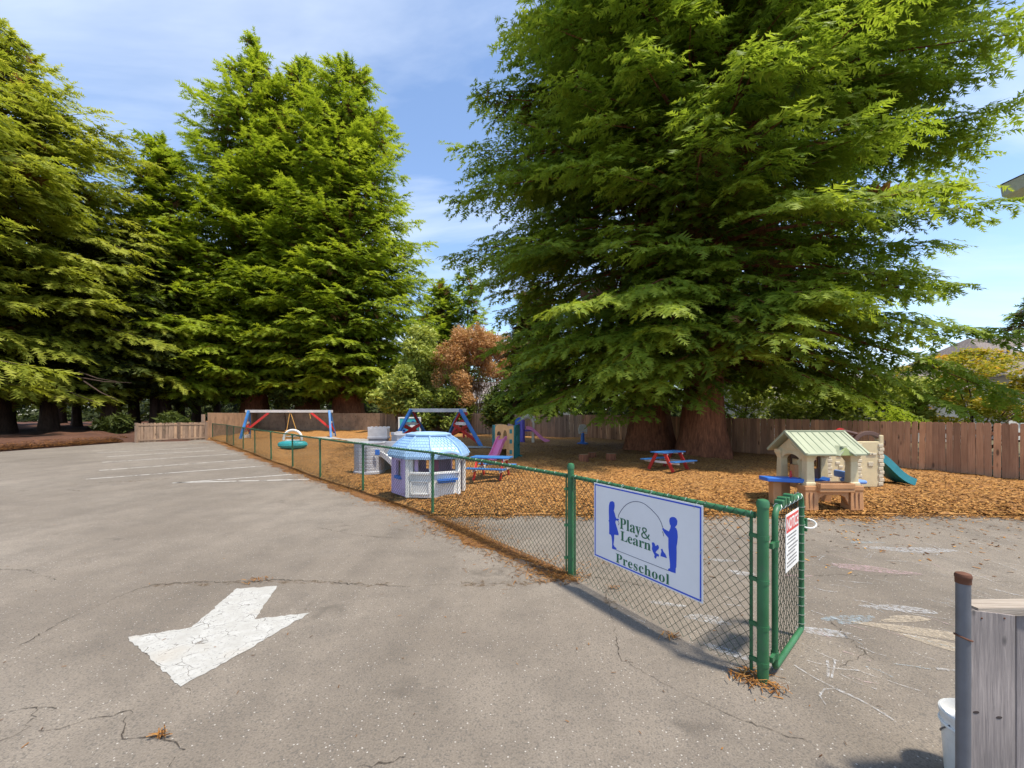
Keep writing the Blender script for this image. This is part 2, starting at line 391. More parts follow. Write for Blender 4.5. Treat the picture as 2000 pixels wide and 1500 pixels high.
M_STAIN = worn_paint('dirt_stain', (0.17, 0.10, 0.045), 0.60, 12.0, .12)
M_CHIP = leaf_mat('loose_chip', (0.050, 0.020, 0.006), (0.185, 0.078, 0.018), (0.34, 0.185, 0.058), .03, .9)
M_CONC = simple('concrete', (0.36, 0.33, 0.29), 0.9)
M_SHADELEAF = leaf_mat('shade_toned_leaf', (0.014, 0.019, 0.005), (0.034, 0.045, 0.009), (0.080, 0.098, 0.016), .25)  # leaf colours darkened so the wood's shade is in the material itself
M_DRIFT = litter_ground('needle_drift', (0.07, 0.028, 0.010), (0.40, 0.175, 0.050), 60)

# ================================================================== the setting
ge = 900
gm = MB().add([(-ge,-ge,-.06),(ge,-ge,-.06),(ge,ge,-.06),(-ge,ge,-.06)], [(0,1,2,3)])
tag(gm.build('ground', M_GROUND), kind='structure')

FENCE_PX = [(1490,1330),(1115,1125),(845,1005),(709,960),(626,934),(572,913),(530,899),(498,886),(475,878),(456,871),(443,865),(415,858)]
FEN = [g(*p) for p in FENCE_PX]                        # chain-link line, nearest post first
CED = [Vector(p) for p in ((15.6,5.9,0),(12.9,10.56,0),(11.4,13.15,0),(9.35,17.9,0),(8.55,21.5,0),(7.2,25.8,0),(1.45,29.7,0),(-4.5,36.7,0),(-15,40.6,0),(-25,41.2,0),(-20.25,27.9,0))]

lot = [(-23.0,-15),(22,-15),(22,7.35),(-1.15,7.35)] + [(p.x+.25, p.y+.2) for p in FEN[2:]] + [(-20.3,27.6),(-22.8,25.9)]
bm = bmesh.new()
f = bm.faces.new([bm.verts.new((x, y, 0)) for x, y in lot]); bmesh.ops.triangulate(bm, faces=[f])
me = bpy.data.meshes.new('parking_lot'); bm.to_mesh(me); bm.free()
LOT = tag(link('parking_lot', me, M_ASPH), kind='structure')

def fx_left(Y):
    pts = [(p.y, p.x) for p in FEN[2:]] + [(27.9, -20.25), (41.2, -25)]
    return float(np.interp(Y, [a for a, _ in pts], [b for _, b in pts]))
def fx_right(Y):
    pts = [(p.y, p.x) for p in CED[:9]]
    return float(np.interp(Y, [a for a, _ in pts], [b for _, b in pts]))
_ph = rng.uniform(0, 6.28, 12)
def mz(x, y):
    h = .05*math.sin(x*1.3+_ph[0])*math.sin(y*1.1+_ph[1]) + .032*math.sin(x*3.1+y*1.7+_ph[2]) + .012*math.sin(x*7.3-y*5.1+_ph[3])
    e = min(1, max(0, (y - 7.0)/.9))
    return .022 + (.075 + h)*e
def front(x): return 6.98 + .10*math.sin(x*1.9+_ph[4]) + .06*math.sin(x*5.3+_ph[5]) + .035*math.sin(x*13+_ph[6])
rows, cols = 150, 110
V = []; ysr = 7.0 + (40.55-7.0)*(np.linspace(0, 1, rows)**2.1)
for j, y in enumerate(ysr):
    a, b_ = fx_left(y) - .05, fx_right(y)
    for i in range(cols):
        x = a + (b_-a)*i/(cols-1); yy = front(x) if j == 0 else y + (.2*(1-j/4) if j < 4 else 0)*0
        V.append((x, yy if j else front(x), (mz(x, yy) if i else .002) if j else .006))
T = [(j*cols+i, j*cols+i+1, (j+1)*cols+i+1, (j+1)*cols+i) for j in range(rows-1) for i in range(cols-1)]
me = tri_mesh('mulch_ground', V, T); me.shade_smooth()
tag(link('mulch_ground', me, M_MULCH), kind='structure')

# forest floor beyond the lot, heaped with needles
nx, ny = 70, 60; V = []
for j in range(ny):
    for i in range(nx):
        y = -6 + 86*j/(ny-1); xe = -22.9 if y < 26 else (-20.6-(y-28)*.36 if y < 42 else -26)
        x = xe - 62*(i/(nx-1))**1.7
        d = (xe - x)
        V.append((x, y, -.05 + min(1, d/1.4)*(.32+.18*math.sin(x*.7+_ph[7])*math.sin(y*.8+_ph[8]) + .07*math.sin(x*2.3+y*1.9)) + .012))
T = [(j*nx+i, (j+1)*nx+i, (j+1)*nx+i+1, j*nx+i+1) for j in range(ny-1) for i in range(nx-1)]
me = tri_mesh('forest_floor', V, T); me.shade_smooth()
tag(link('forest_floor', me, M_FOREST), kind='structure')

def ribbon(pts, wds, z, jit=0.0):
    """flat strip on the ground along a line of points"""
    P = [Vector((p[0], p[1], 0)) for p in pts]; V = []; n = len(P)
    for i, p in enumerate(P):
        d = (P[min(i+1, n-1)] - P[max(i-1, 0)]).normalized(); s = Vector((-d.y, d.x, 0)); w_ = wds[i] if hasattr(wds, '__len__') else wds
        a = p + s*(w_/2 + random.uniform(-jit, jit)); b_ = p - s*(w_/2 + random.uniform(-jit, jit))
        V += [(a.x, a.y, z), (b_.x, b_.y, z)]
    return V, [(2*i, 2*i+1, 2*i+3, 2*i+2) for i in range(n-1)]
def resample(pts, step, jit=0.0):
    out = []
    for a, b_ in zip(pts[:-1], pts[1:]):
        a = Vector(a); b_ = Vector(b_); n = max(1, int((b_-a).length/step))
        for k in range(n):
            p = a.lerp(b_, k/n)
            if k and jit: p += Vector((random.gauss(0, jit), random.gauss(0, jit), 0))
            out.append(p)
    out.append(Vector(pts[-1])); return out

# path that loops through the play yard
pp = resample([(-15.5,29.6,0),(-12.2,27.6,0),(-9.2,25.2,0),(-6.4,22.6,0),(-3.6,20.6,0),(-1.3,19.4,0),(0.2,18.9,0)], .35)
V, F = ribbon(pp, 1.15, .0, .015); V = [(x, y, mz(x, y)+.03) for x, y, z in V]
tag(link('path', tri_mesh('path', V, F), M_CONC), kind='structure')

# painted lines and arrow
for a, b_ in [((337,943),(616,936)), ((337,943.8),(578,926)), ((168,936),(523,909.6)), ((194,919),(486,897.4)), ((200,903),(469,886)), ((209,892),(424,879.6)), ((190,884.5),(412,873.5))]:
    A, B = g(*a), g(*b_); d = (B-A).normalized(); B = B - d*.1
    V, F = ribbon(resample([A, B], .5), .105, .004, .004)
    link('parking_line', tri_mesh('parking_line', V, F), M_LINE, LOT)
ar = [g(*p) for p in ((462,1150),(542,1145),(498,1210),(606,1197),(480,1272),(352,1342),(300,1293),(249,1246),(375,1226))]
loop = []
for a, b_ in zip(ar, ar[1:]+ar[:1]):
    n = max(1, int((b_-a).length/.035))
    for k in range(n):
        p = a.lerp(b_, k/n); j = .006 if k else .003
        loop.append((p.x+random.gauss(0, j), p.y+random.gauss(0, j), .004))
bm = bmesh.new(); f = bm.faces.new([bm.verts.new(p) for p in loop]); bmesh.ops.triangulate(bm, faces=[f])
me = bpy.data.meshes.new('painted_arrow'); bm.to_mesh(me); bm.free()
link('painted_arrow', me, M_PAINT, LOT)

# cracks in the asphalt, dirt gathered along the long one
CR = [([(0,1112),(52,1113),(86,1126),(110,1133)], .012), ([(30,1268),(120,1215),(200,1180),(260,1155),(300,1142)], .010),
      ([(300,1142),(400,1137),(480,1138),(540,1133),(620,1135),(700,1141)], .022), ([(700,1141),(800,1146),(900,1140),(1000,1141),(1095,1135)], .012),
      ([(75,1428),(120,1425),(170,1405),(255,1388)], .010), ([(255,1388),(240,1410),(240,1445),(290,1440),(310,1440),(345,1452),(362,1465)], .011),
      ([(0,1395),(70,1385),(110,1385)], .008), ([(70,1385),(60,1420),(0,1448)], .006), ([(700,1498),(740,1490),(790,1480)], .011), ([(330,1498),(342,1480)], .01),
      ([(1180,1150),(1195,1200),(1212,1285),(1300,1338),(1400,1385),(1480,1420),(1580,1452)], .008),
      ([(1613,1205),(1650,1240),(1690,1275),(1708,1290)], .010), ([(1690,1275),(1665,1290),(1640,1302)], .006), ([(1590,1125),(1640,1122),(1700,1125)], .012),
      ([(1525,1325),(1562,1336)], .007), ([(360,1345),(372,1358)], .006), ([(1700,1125),(1800,1123),(1995,1140)], .007), ([(1160,1128),(1200,1134),(1290,1150),(1380,1172)], .014),
      ([(620,1030),(700,1046),(780,1052)], .012), ([(130,957),(160,959),(190,958)], .03)]
for pts, wd in CR:
    P = resample([g(*p) for p in pts], .030, .011); ws = [wd*random.uniform(.2, 1.1)*(.75+.35*math.sin(i*.21)) for i, _ in enumerate(P)]
    V, F = ribbon(P, ws, .0045); link('crack', tri_mesh('crack', V, F), M_CRACK, LOT)
for pts, wd in [([(300,1143),(480,1138),(620,1136),(760,1143)], .09), ([(1090,1133),(1000,1141),(900,1141)], .14), ([(230,942),(330,935)], .2), ([(900,1052),(980,1090),(1070,1128)], .20), ([(1180,1155),(1200,1190)], .10)]:
    P = resample([g(*p) for p in pts], .06, .02); ws = [wd*random.uniform(.5, 1.2) for _ in P]
    V, F = ribbon(P, ws, .0035, .02); link('stain', tri_mesh('stain', V, F), M_STAIN, LOT)

# chalk scribbles children left on the patio
def chalk(pts, wd, mat, step=.06, jit=.006):
    P = resample([g(*p) for p in pts], step, jit); ws = [wd*random.uniform(.6, 1.3) for _ in P]
    V, F = ribbon(P, ws, .0055 + random.uniform(0, .002), .003); link('chalk_mark', tri_mesh('chalk_mark', V, F), mat, LOT)
def smudge(px, py, rx, ry, rot, mat):
    c = g(px, py); V = [(c.x, c.y, .0048)]; n = 26; p1, p2 = random.uniform(0, 6), random.uniform(0, 6)
    for k in range(n):
        t = 2*math.pi*k/n; q = 1+.25*math.sin(2*t+p1)+.15*math.sin(3*t+p2); x, y = rx*q*math.cos(t), ry*q*math.sin(t)
        V.append((c.x+x*math.cos(rot)-y*math.sin(rot), c.y+x*math.sin(rot)+y*math.cos(rot), .0048+random.uniform(0,.0006)))
    link('chalk_smudge', tri_mesh('chalk_smudge', V, [(0, k+1, (k+1) % n+1) for k in range(n)]), mat, LOT)
chalk([(1550,1300),(1600,1330),(1640,1350),(1700,1380),(1750,1412)], .014, M_CHALK)
chalk([(1612,1378),(1600,1360),(1610,1348),(1630,1347)], .010, M_CHALK)
chalk([(1565,1258),(1620,1285),(1700,1320),(1800,1352)], .008, M_CHALK)
chalk([(1860,1070),(1930,1095),(1998,1118)], .010, M_CHALK); chalk([(1690,1055),(1760,1080),(1830,1085),(1850,1075),(1800,1060)], .009, M_CHALK)
chalk([(1700,1080),(1690,1090),(1700,1090),(1708,1075)], .008, M_CHALK); chalk([(1590,1090),(1612,1084),(1600,1095)], .012, M_CHALK)
chalk([(1615,1290),(1618,1325),(1625,1325),(1630,1290)], .014, M_CHALK); chalk([(1830,1308),(1875,1312)], .022, M_CHALK)
chalk([(1560,1102),(1600,1105),(1650,1110)], .006, M_CHALK); chalk([(1815,1165),(1870,1180)], .008, M_CHALK); chalk([(1625,1100),(1700,1130),(1760,1142)], .006, M_CHALK)
chalk([(1700,1180),(1780,1200),(1860,1212)], .012, M_CHALK); chalk([(1930,1150),(1998,1165)], .02, M_CHALK); chalk([(1890,1120),(1960,1133)], .008, M_CHALKP)
smudge(1700, 1112, .42, .09, -.25, M_CHALKP); smudge(1800, 1235, .50, .06, -.35, M_CHALKY); smudge(1850, 1262, .30, .06, -.7, M_CHALKY); smudge(1770, 1210, .22, .05, .0, M_CHALKY)
smudge(1660, 1210, .26, .06, .2, M_CHALKB); smudge(1610, 1235, .22, .05, -.2, M_CHALK); smudge(1690, 1060, .2, .05, -.1, M_CHALKB); smudge(1780, 1074, .45, .12, -.2, M_CHALK)
smudge(1760, 1190, .30, .06, -.3, M_CHALK); smudge(1412, 1095, .14, .05, 0, M_CHALK); smudge(1440, 1280, .2, .05, -.7, M_CHALK); smudge(1450, 1120, .15, .05, -.4, M_CHALK)
smudge(1380, 1210, .2, .06, -.3, M_CHALK); smudge(1560, 1125, .12, .03, 0, M_CHALKP); smudge(1300, 1180, .14, .04, -.2, M_CHALK)
for _ in range(70):
    px, py = random.uniform(1570, 1995), random.uniform(1045, 1330)
    ln = random.uniform(20, 90); dyp = ln*random.uniform(.1, .45)
    chalk([(px, py), (px+ln*.5, py+dyp*.5+random.uniform(-4, 4)), (px+ln, py+dyp)], random.uniform(.005, .012), random.choice([M_CHALK, M_CHALK, M_CHALK, M_CHALKP, M_CHALKB]))
for _ in range(16):
    px, py = random.uniform(1180, 1460), random.uniform(1030, 1230)
    chalk([(px, py), (px+40, py+random.uniform(0, 18))], random.uniform(.006, .02), random.choice([M_CHALK, M_CHALK, M_CHALKP]))

# loose bits: chips on the mulch, needles and leaves along the fence and on the asphalt
def bits(name, P, ln, wd, mat, tint, label, cat, curl=.25):
    n = len(P); P = np.asarray(P); a = rng.uniform(0, 2*np.pi, n); l = ln*rng.uniform(.5, 1.5, n); w_ = wd*rng.uniform(.6, 1.5, n)
    u = np.c_[np.cos(a), np.sin(a), rng.uniform(-curl, curl, n)]; v = np.c_[-np.sin(a), np.cos(a), rng.uniform(-curl, curl, n)]
    V = np.stack([P-u*l[:, None]/2-v*w_[:, None]/2, P+u*l[:, None]/2-v*w_[:, None]*.35, P+u*l[:, None]/2+v*w_[:, None]*.35, P-u*l[:, None]/2+v*w_[:, None]/2], 1)
    T = np.arange(4*n).reshape(n, 4); me = tri_mesh(name, V.reshape(-1, 3), T, np.repeat(tint, 4))
    return tag(link(name, me, mat), label, cat, kind='stuff')
P = []
while len(P) < 46000:
    y = 6.95 + 15*random.random()**2.2; x = random.uniform(max(fx_left(max(y, 7.05)), -1.3-y*.35), min(fx_right(y), y*1.27))
    if y < front(x): continue
    P.append((x, y, mz(x, y)+random.uniform(.0, .018)))
bits('wood_chip_litter', P, .055, .02, M_CHIP, rng.uniform(0, 1, len(P))**1.1, 'loose orange wood chips covering the play yard', 'wood chips', .35)
P = []
for _ in range(5200):                                   # spill over the patio edge
    x = random.uniform(-1.2, 9.5); y = front(x) - abs(random.gauss(0, .16)) + .05; P.append((x, y, .012+random.uniform(0, .008)))
for _ in range(900):
    x = random.uniform(1.5, 9.5); y = front(x) - abs(random.gauss(0, 1.1)); P.append((x, y, .008))
bits('spilled_chips', P, .045, .016, M_CHIP, rng.uniform(0, 1, len(P)), 'wood chips spilled onto the edge of the patio', 'wood chips', .2)
# drift of fallen needles along the fence foot
V = []; F = []; DP = resample(FEN[1:], .14); nn = 7
for i, p in enumerate(DP):
    d = (DP[min(i+1, len(DP)-1)]-DP[max(i-1, 0)]).normalized(); s = Vector((-d.y, d.x, 0)); q = i*.14
    wl = .16+.10*math.sin(q*1.3)+.07*math.sin(q*3.7+1)+.05*math.sin(q*9.1)+random.uniform(-.06, .06)+min(.22, i*.0022); hh = .009+.006*math.sin(q*2.1+2)
    if i < 8: wl *= i/8
    for k in range(nn):
        u = k/(nn-1); o = -.06 + (wl+.06)*u; z = .003 + max(0, hh*math.sin(math.pi*u)**.8*random.uniform(.7, 1.3)); v = p + s*o; V.append((v.x, v.y, z))
for i in range(len(DP)-1):
    for k in range(nn-1): F.append((i*nn+k, i*nn+k+1, (i+1)*nn+k+1, (i+1)*nn+k))
tag(link('needle_drift', tri_mesh('needle_drift', V, F), M_DRIFT), 'drift of orange-brown needles packed along the foot of the green fence', 'leaf litter', kind='stuff')
P = []
def along(i0, i1, n, off, sd, zt=.03, den=1.0):
    for _ in range(n):
        k = random.randint(i0, i1-1); t = random.random(); a, b_ = FEN[k], FEN[k+1]
        wgt = (b_-a).length/3.6
        if random.random() > wgt: continue
        p = a.lerp(b_, t); d = (b_-a).normalized(); s = Vector((-d.y, d.x, 0))     # s points to the lot side
        o = off + abs(random.gauss(0, sd)) * (1 if random.random() < .75 else -1)
        bunch = .5+.5*math.sin(k*2.1+t*9)
        if random.random() > .35+.65*bunch: continue
        q = p + s*o; P.append((q.x, q.y, .006+random.random()*zt*math.exp(-abs(o)/.25)))
along(1, 11, 26000, .06, .10)
along(1, 11, 30000, .04, .22)
for px, py, n, r_ in ((1108,1130,240,.10),(1470,1325,130,.07),(1500,1345,40,.06),(900,1030,600,.35),(430,865,1500,1.0),(1200,1150,14,.03),(1310,1245,24,.04),(312,1440,16,.015),(505,1135,30,.06)):
    c = g(px, py)
    for _ in range(n): P.append((c.x+random.gauss(0, r_), c.y+random.gauss(0, r_*.7), .006+random.random()*.025))
bits('needle_litter', P, .055, .006, M_CHIP, rng.uniform(0, .8, len(P)), 'orange-brown needles drifted along the foot of the green fence', 'leaf litter', .3)
P = []
for _ in range(260):
    y = 1.3 + 13*random.random()**1.6; x = random.uniform(-1.25*y, min(1.25*y, 9)); P.append((x, y, .007))
bits('stray_leaves', P, .022, .005, M_CHIP, rng.uniform(0, .6, len(P)), 'few dry bits of leaf scattered on the asphalt', 'leaf litter', .15)
P = []
for _ in range(9000):
    y = random.uniform(14, 27); x = -23.0 - abs(random.gauss(-.1, .45)); P.append((x, y, .03+min(.3, max(0, -22.9-x)*.3)+random.random()*.03))
bits('edge_needles', P, .12, .02, M_CHIP, rng.uniform(0, .45, len(P)), 'reddish needles heaped along the far edge of the lot', 'leaf litter', .3)

# ================================================================== chain-link fence
def wire_panel(A, B, h0, h1, dia=.072, r=.0021, side=0.0, top_knuckle=True):
    """woven zig-zag wires between two points of the ground line"""
    A = Vector(A); B = Vector(B); ln = (B-A).length; d = (B-A)/ln; nrm = Vector((-d.y, d.x, 0))
    nw = int(ln/(dia/2)); st = ln/nw; nz = int(round((h1-h0)/(dia/2))); dz = (h1-h0)/nz
    k = np.arange(nz+1); V = []; F = []
    off = np.array([[0, 1.0], [-.87, -.5], [.87, -.5]])*r
    for i in range(nw):
        xs = (i + ((k+i) % 2))*st
        dep = np.where((k % 2) == 0, .0022, -.0022)
        P = np.stack([A.x+d.x*xs+nrm.x*(dep+side), A.y+d.y*xs+nrm.y*(dep+side), h0+k*dz], 1)
        if top_knuckle: P[-1, 2] += random.uniform(.004, .022)
        n0 = len(V)*3*(nz+1)
        ring = np.stack([P + np.array([d.x, d.y, 0])*o[0] + np.array([nrm.x, nrm.y, 0])*o[1] for o in off], 1)
        V.append(ring.reshape(-1, 3))
        b = n0 + 3*np.arange(nz)
        for c in range(3):
            e = (c+1) % 3; F.append(np.stack([b+c, b+e, b+3+e, b+3+c], 1))
    return np.concatenate(V), np.concatenate(F)

FH = 1.045
fence = thing('chain_link_fence', 'green chain-link fence running back along the parking lot from the open gate', 'fence', FEN[0])
F0 = FEN[0]
rel = [p - F0 for p in FEN]
for i, p in enumerate(rel):
    if i == 0: continue                                  # gate post below
    big = i == 1
    r_ = .034 if big else .024
    m = MB()
    lean = Vector((random.uniform(-.02, .02), random.uniform(-.02, .02), 0)) if i > 3 else Vector((0, 0, 0))
    top = FH + (.085 if big else -.03)
    m.tube([p+Vector((0,0,-.15)), p+lean+Vector((0,0,top))], r_, 14)
    if big: m.lathe([(.038,0),(.038,.03),(.030,.05),(.012,.058),(0.001,.06)], 14, (p.x, p.y, top-.005))
    else: m.lathe([(.030,0),(.032,.03),(.028,.06),(.020,.068)], 12, (p.x+lean.x, p.y+lean.y, top-.03))
    po = m.build('post', M_GREEN, fence, smooth=True)
    if big:
        for z in (.18, .52, .90):
            b = MB(); b.lathe([(.037,0),(.037,.028)], 14, (p.x, p.y, z)); b.box(p.x-.07, p.x-.02, p.y-.012, p.y+.012, z+.002, z+.026); b.build('band', M_GREEN, po)
m = MB(); p = rel[0]
m.tube([p+Vector((0,0,-.15)), p+Vector((0,0,1.115))], .0335, 18); m.lathe([(.0375,0),(.0375,.032),(.030,.047),(.010,.053),(0.001,.054)], 18, (p.x, p.y, 1.105))
gp = m.build('gate_post', M_GREEN, fence, smooth=True)
for z in (.10, .33, .62, .90):
    b = MB(); b.lathe([(.0365,0),(.0365,.026)], 18, (p.x, p.y, z)); dd = (rel[1]-rel[0]).normalized(); b.bar(p+dd*.03+Vector((0,0,z+.013)), p+dd*.085+Vector((0,0,z+.013)), .022, .024); b.build('band', M_GREEN, gp)
for i in range(len(rel)-1):
    a, b_ = rel[i], rel[i+1]; d = (b_-a).normalized()
    m = MB(); s0 = .055 if i < 2 else 0
    sag = .012 if i > 1 else 0
    pts = [a.lerp(b_, t) + Vector((0,0,FH - sag*4*t*(1-t))) for t in np.linspace(0, 1, 7)]
    pts[0] = pts[0] + d*(.05 if i < 2 else 0); 
    m.tube(pts, .0215, 12); m.build('top_rail', M_GREEN, fence, smooth=True)
    if i < 2:                                            # flat tension bar beside the terminal posts
        for q in ([a + d*.075] if i == 0 else [a + d*.07]) + ([b_ - d*.07] if i == 0 else []):
            MB().bar(q+Vector((0,0,.03)), q+Vector((0,0,FH-.02)), .02, .006, up=(d.y,-d.x,0)).build('tension_bar', M_GREEN, fence)
    V, Fq = wire_panel(a + d*(.06 if i < 2 else .0), b_ - d*(.06 if i == 0 else .0), .025, FH+.012, dia=.072 if i < 5 else .10, r=.0026 if i < 3 else .0028, side=.026)
    o = link('wire_mesh', tri_mesh('wire_mesh', V, Fq), M_WIRE, fence); o['kind'] = 'stuff'
    if i < 5:                                            # wire ties wound round the rail
        n = int((b_-a).length/(.16 if i < 3 else .3)); m = MB()
        for k in range(n):
            c = a.lerp(b_, (k+.5)/n) + Vector((0,0,FH - sag*4*((k+.5)/n)*(1-(k+.5)/n))); nr = Vector((-d.y, d.x, 0))
            pts = [c + d*(.03*(t/9-.5)) + (nr*math.cos(t/9*5.6+.4) + Vector((0,0,1))*math.sin(t/9*5.6+.4))*.0245 for t in range(10)]
            m.tube(pts, .0019, 4)
        o = m.build('wire_ties', M_TIE, fence); o['kind'] = 'stuff'

# gate swung open into the yard
GA = Vector((1.700, 2.715, 0)); GB = Vector((2.205, 3.20, 0)); gd = GB-GA; gl = gd.length
gate = thing('chain_link_gate', 'narrow green chain-link gate standing open beside the gate post', 'gate', GA, math.atan2(gd.y, gd.x))
r_ = .07; z0, z1 = .06, 1.085; pts = []
for cx, cz, a0 in ((gl-r_, z1-r_, 0), (r_, z1-r_, 90), (r_, z0+r_*.4, 180), (gl-r_, z0+r_*.4, 270)):
    rr = r_ if a0 < 180 else r_*.4
    xc = cx if a0 < 180 else (rr if a0 == 180 else gl-rr)
    for k in range(7):
        t = R(a0+15*k); pts.append((xc+rr*math.cos(t), 0, cz+rr*math.sin(t)))
MB().tube(pts, .0195, 12, closed=True).build('gate_frame', M_GREEN, gate, smooth=True)
for a, b_, off in ((.02, gl-.02, .02),):
    V, Fq = wire_panel((a, 0, 0), (b_, 0, 0), z0-.05, z1+.015, r=.0025, side=off); o = link('wire_mesh', tri_mesh('wire_mesh', V, Fq), M_WIRE, gate); o['kind'] = 'stuff'
for z in (.14, .86):
    m = MB(); m.lathe([(.024,-.02),(.024,.02)], 12, (0, 0, z)); m.bar((-.085,-.0,z), (-.01,0,z), .02, .034); m.build('hinge', M_GREEN, gate)
m = MB()
for k in range(6):
    x = .06+k*.11; m.tube([(x+.02*math.cos(t), .024*math.sin(t), z1+.024*math.cos(t)) for t in np.linspace(0, 5.5, 9)], .0022, 4)
for k in range(14):
    z = .1+k*.068; m.tube([(gl+.025*math.cos(t), .024*math.sin(t), z+.01*t/5) for t in np.linspace(0, 5.5, 9)], .0024, 4)
o = m.build('wire_ties', M_TIE, gate); o['kind'] = 'stuff'
m = MB(); m.box(gl-.01, gl+.055, -.02, .02, .84, .88); m.box(gl+.03, gl+.055, -.03, .03, .80, .9)
m.build('latch', M_GREEN, gate, bevel=.003)
m = MB()
for k, x in enumerate((.10, .16, .24, .31, .37)):
    m.box(x-.022, x+.022, -.028, -.004+.03, z1+.004, z1+.045+.012*(k % 2))
m.build('rail_clamp', M_GREEN, gate, bevel=.006)
# cord loop on the latch
lp = [GB + Vector((.06+.06*math.cos(t), .01+.02*math.sin(t), .86+.03*math.sin(t))) for t in np.linspace(0, 6.0, 14)]
tag(MB().tube([q-GB for q in lp], .006, 6, closed=True).build('cord_loop', plastic('cord_white', (.75,.74,.70)), loc=GB), 'small white cord loop hanging on the gate latch', 'cord')

# notice hung on the gate
ND = gd.normalized(); NRM = Vector((ND.y, -ND.x, 0))
no = thing('notice_sign', 'small white notice with a red heading wired to the open gate', 'sign', GA + ND*.135 + NRM*.03 + Vector((0, 0, .64)), math.atan2(gd.y, gd.x))
NW, NH = .34, .385
MB().box(0, NW, 0, .003, 0, NH).build('panel', plastic('notice_white', (.78,.77,.75)), no)
MB().box(.012, NW-.012, -.0012, -.0004, NH-.125, NH-.015).build('heading_band', plastic('notice_red', (.60,.05,.045)), no)
tx = bpy.data.curves.new('heading_text', 'FONT'); tx.body = 'NOTICE'; tx.size = .105; tx.offset = .0022; tx.align_x = 'CENTER'
to = bpy.data.objects.new('heading_text', tx); COL.objects.link(to); bpy.context.view_layer.update()
me = bpy.data.meshes.new_from_object(to.evaluated_get(bpy.context.evaluated_depsgraph_get())); bpy.data.objects.remove(to)
xs = [v.co.x for v in me.vertices]; k = .29/(max(xs)-min(xs))
me.transform(Matrix.Translation((NW/2, -.002, NH-.105)) @ Matrix.Rotation(R(90), 4, 'X') @ Matrix.Diagonal((k, 1.0, 1, 1)))
me.materials.clear(); link('heading_text', me, plastic('notice_white', (.78,.77,.75)), no)
m = MB(); z = NH-.155
for ri in range(9):
    x = .03 + (.03 if ri in (1, 3, 4, 6) else 0); end = NW-.03-random.uniform(0, .08)
    while x < end:
        wl = random.uniform(.014, .045); m.box(x, min(end, x+wl), -.0012, -.0004, z, z+.009); x += wl+.008
    z -= .0235 if ri not in (2, 5) else .03
m.build('small_print', simple('print_grey', (.20,.19,.19)), no, kind='stuff')

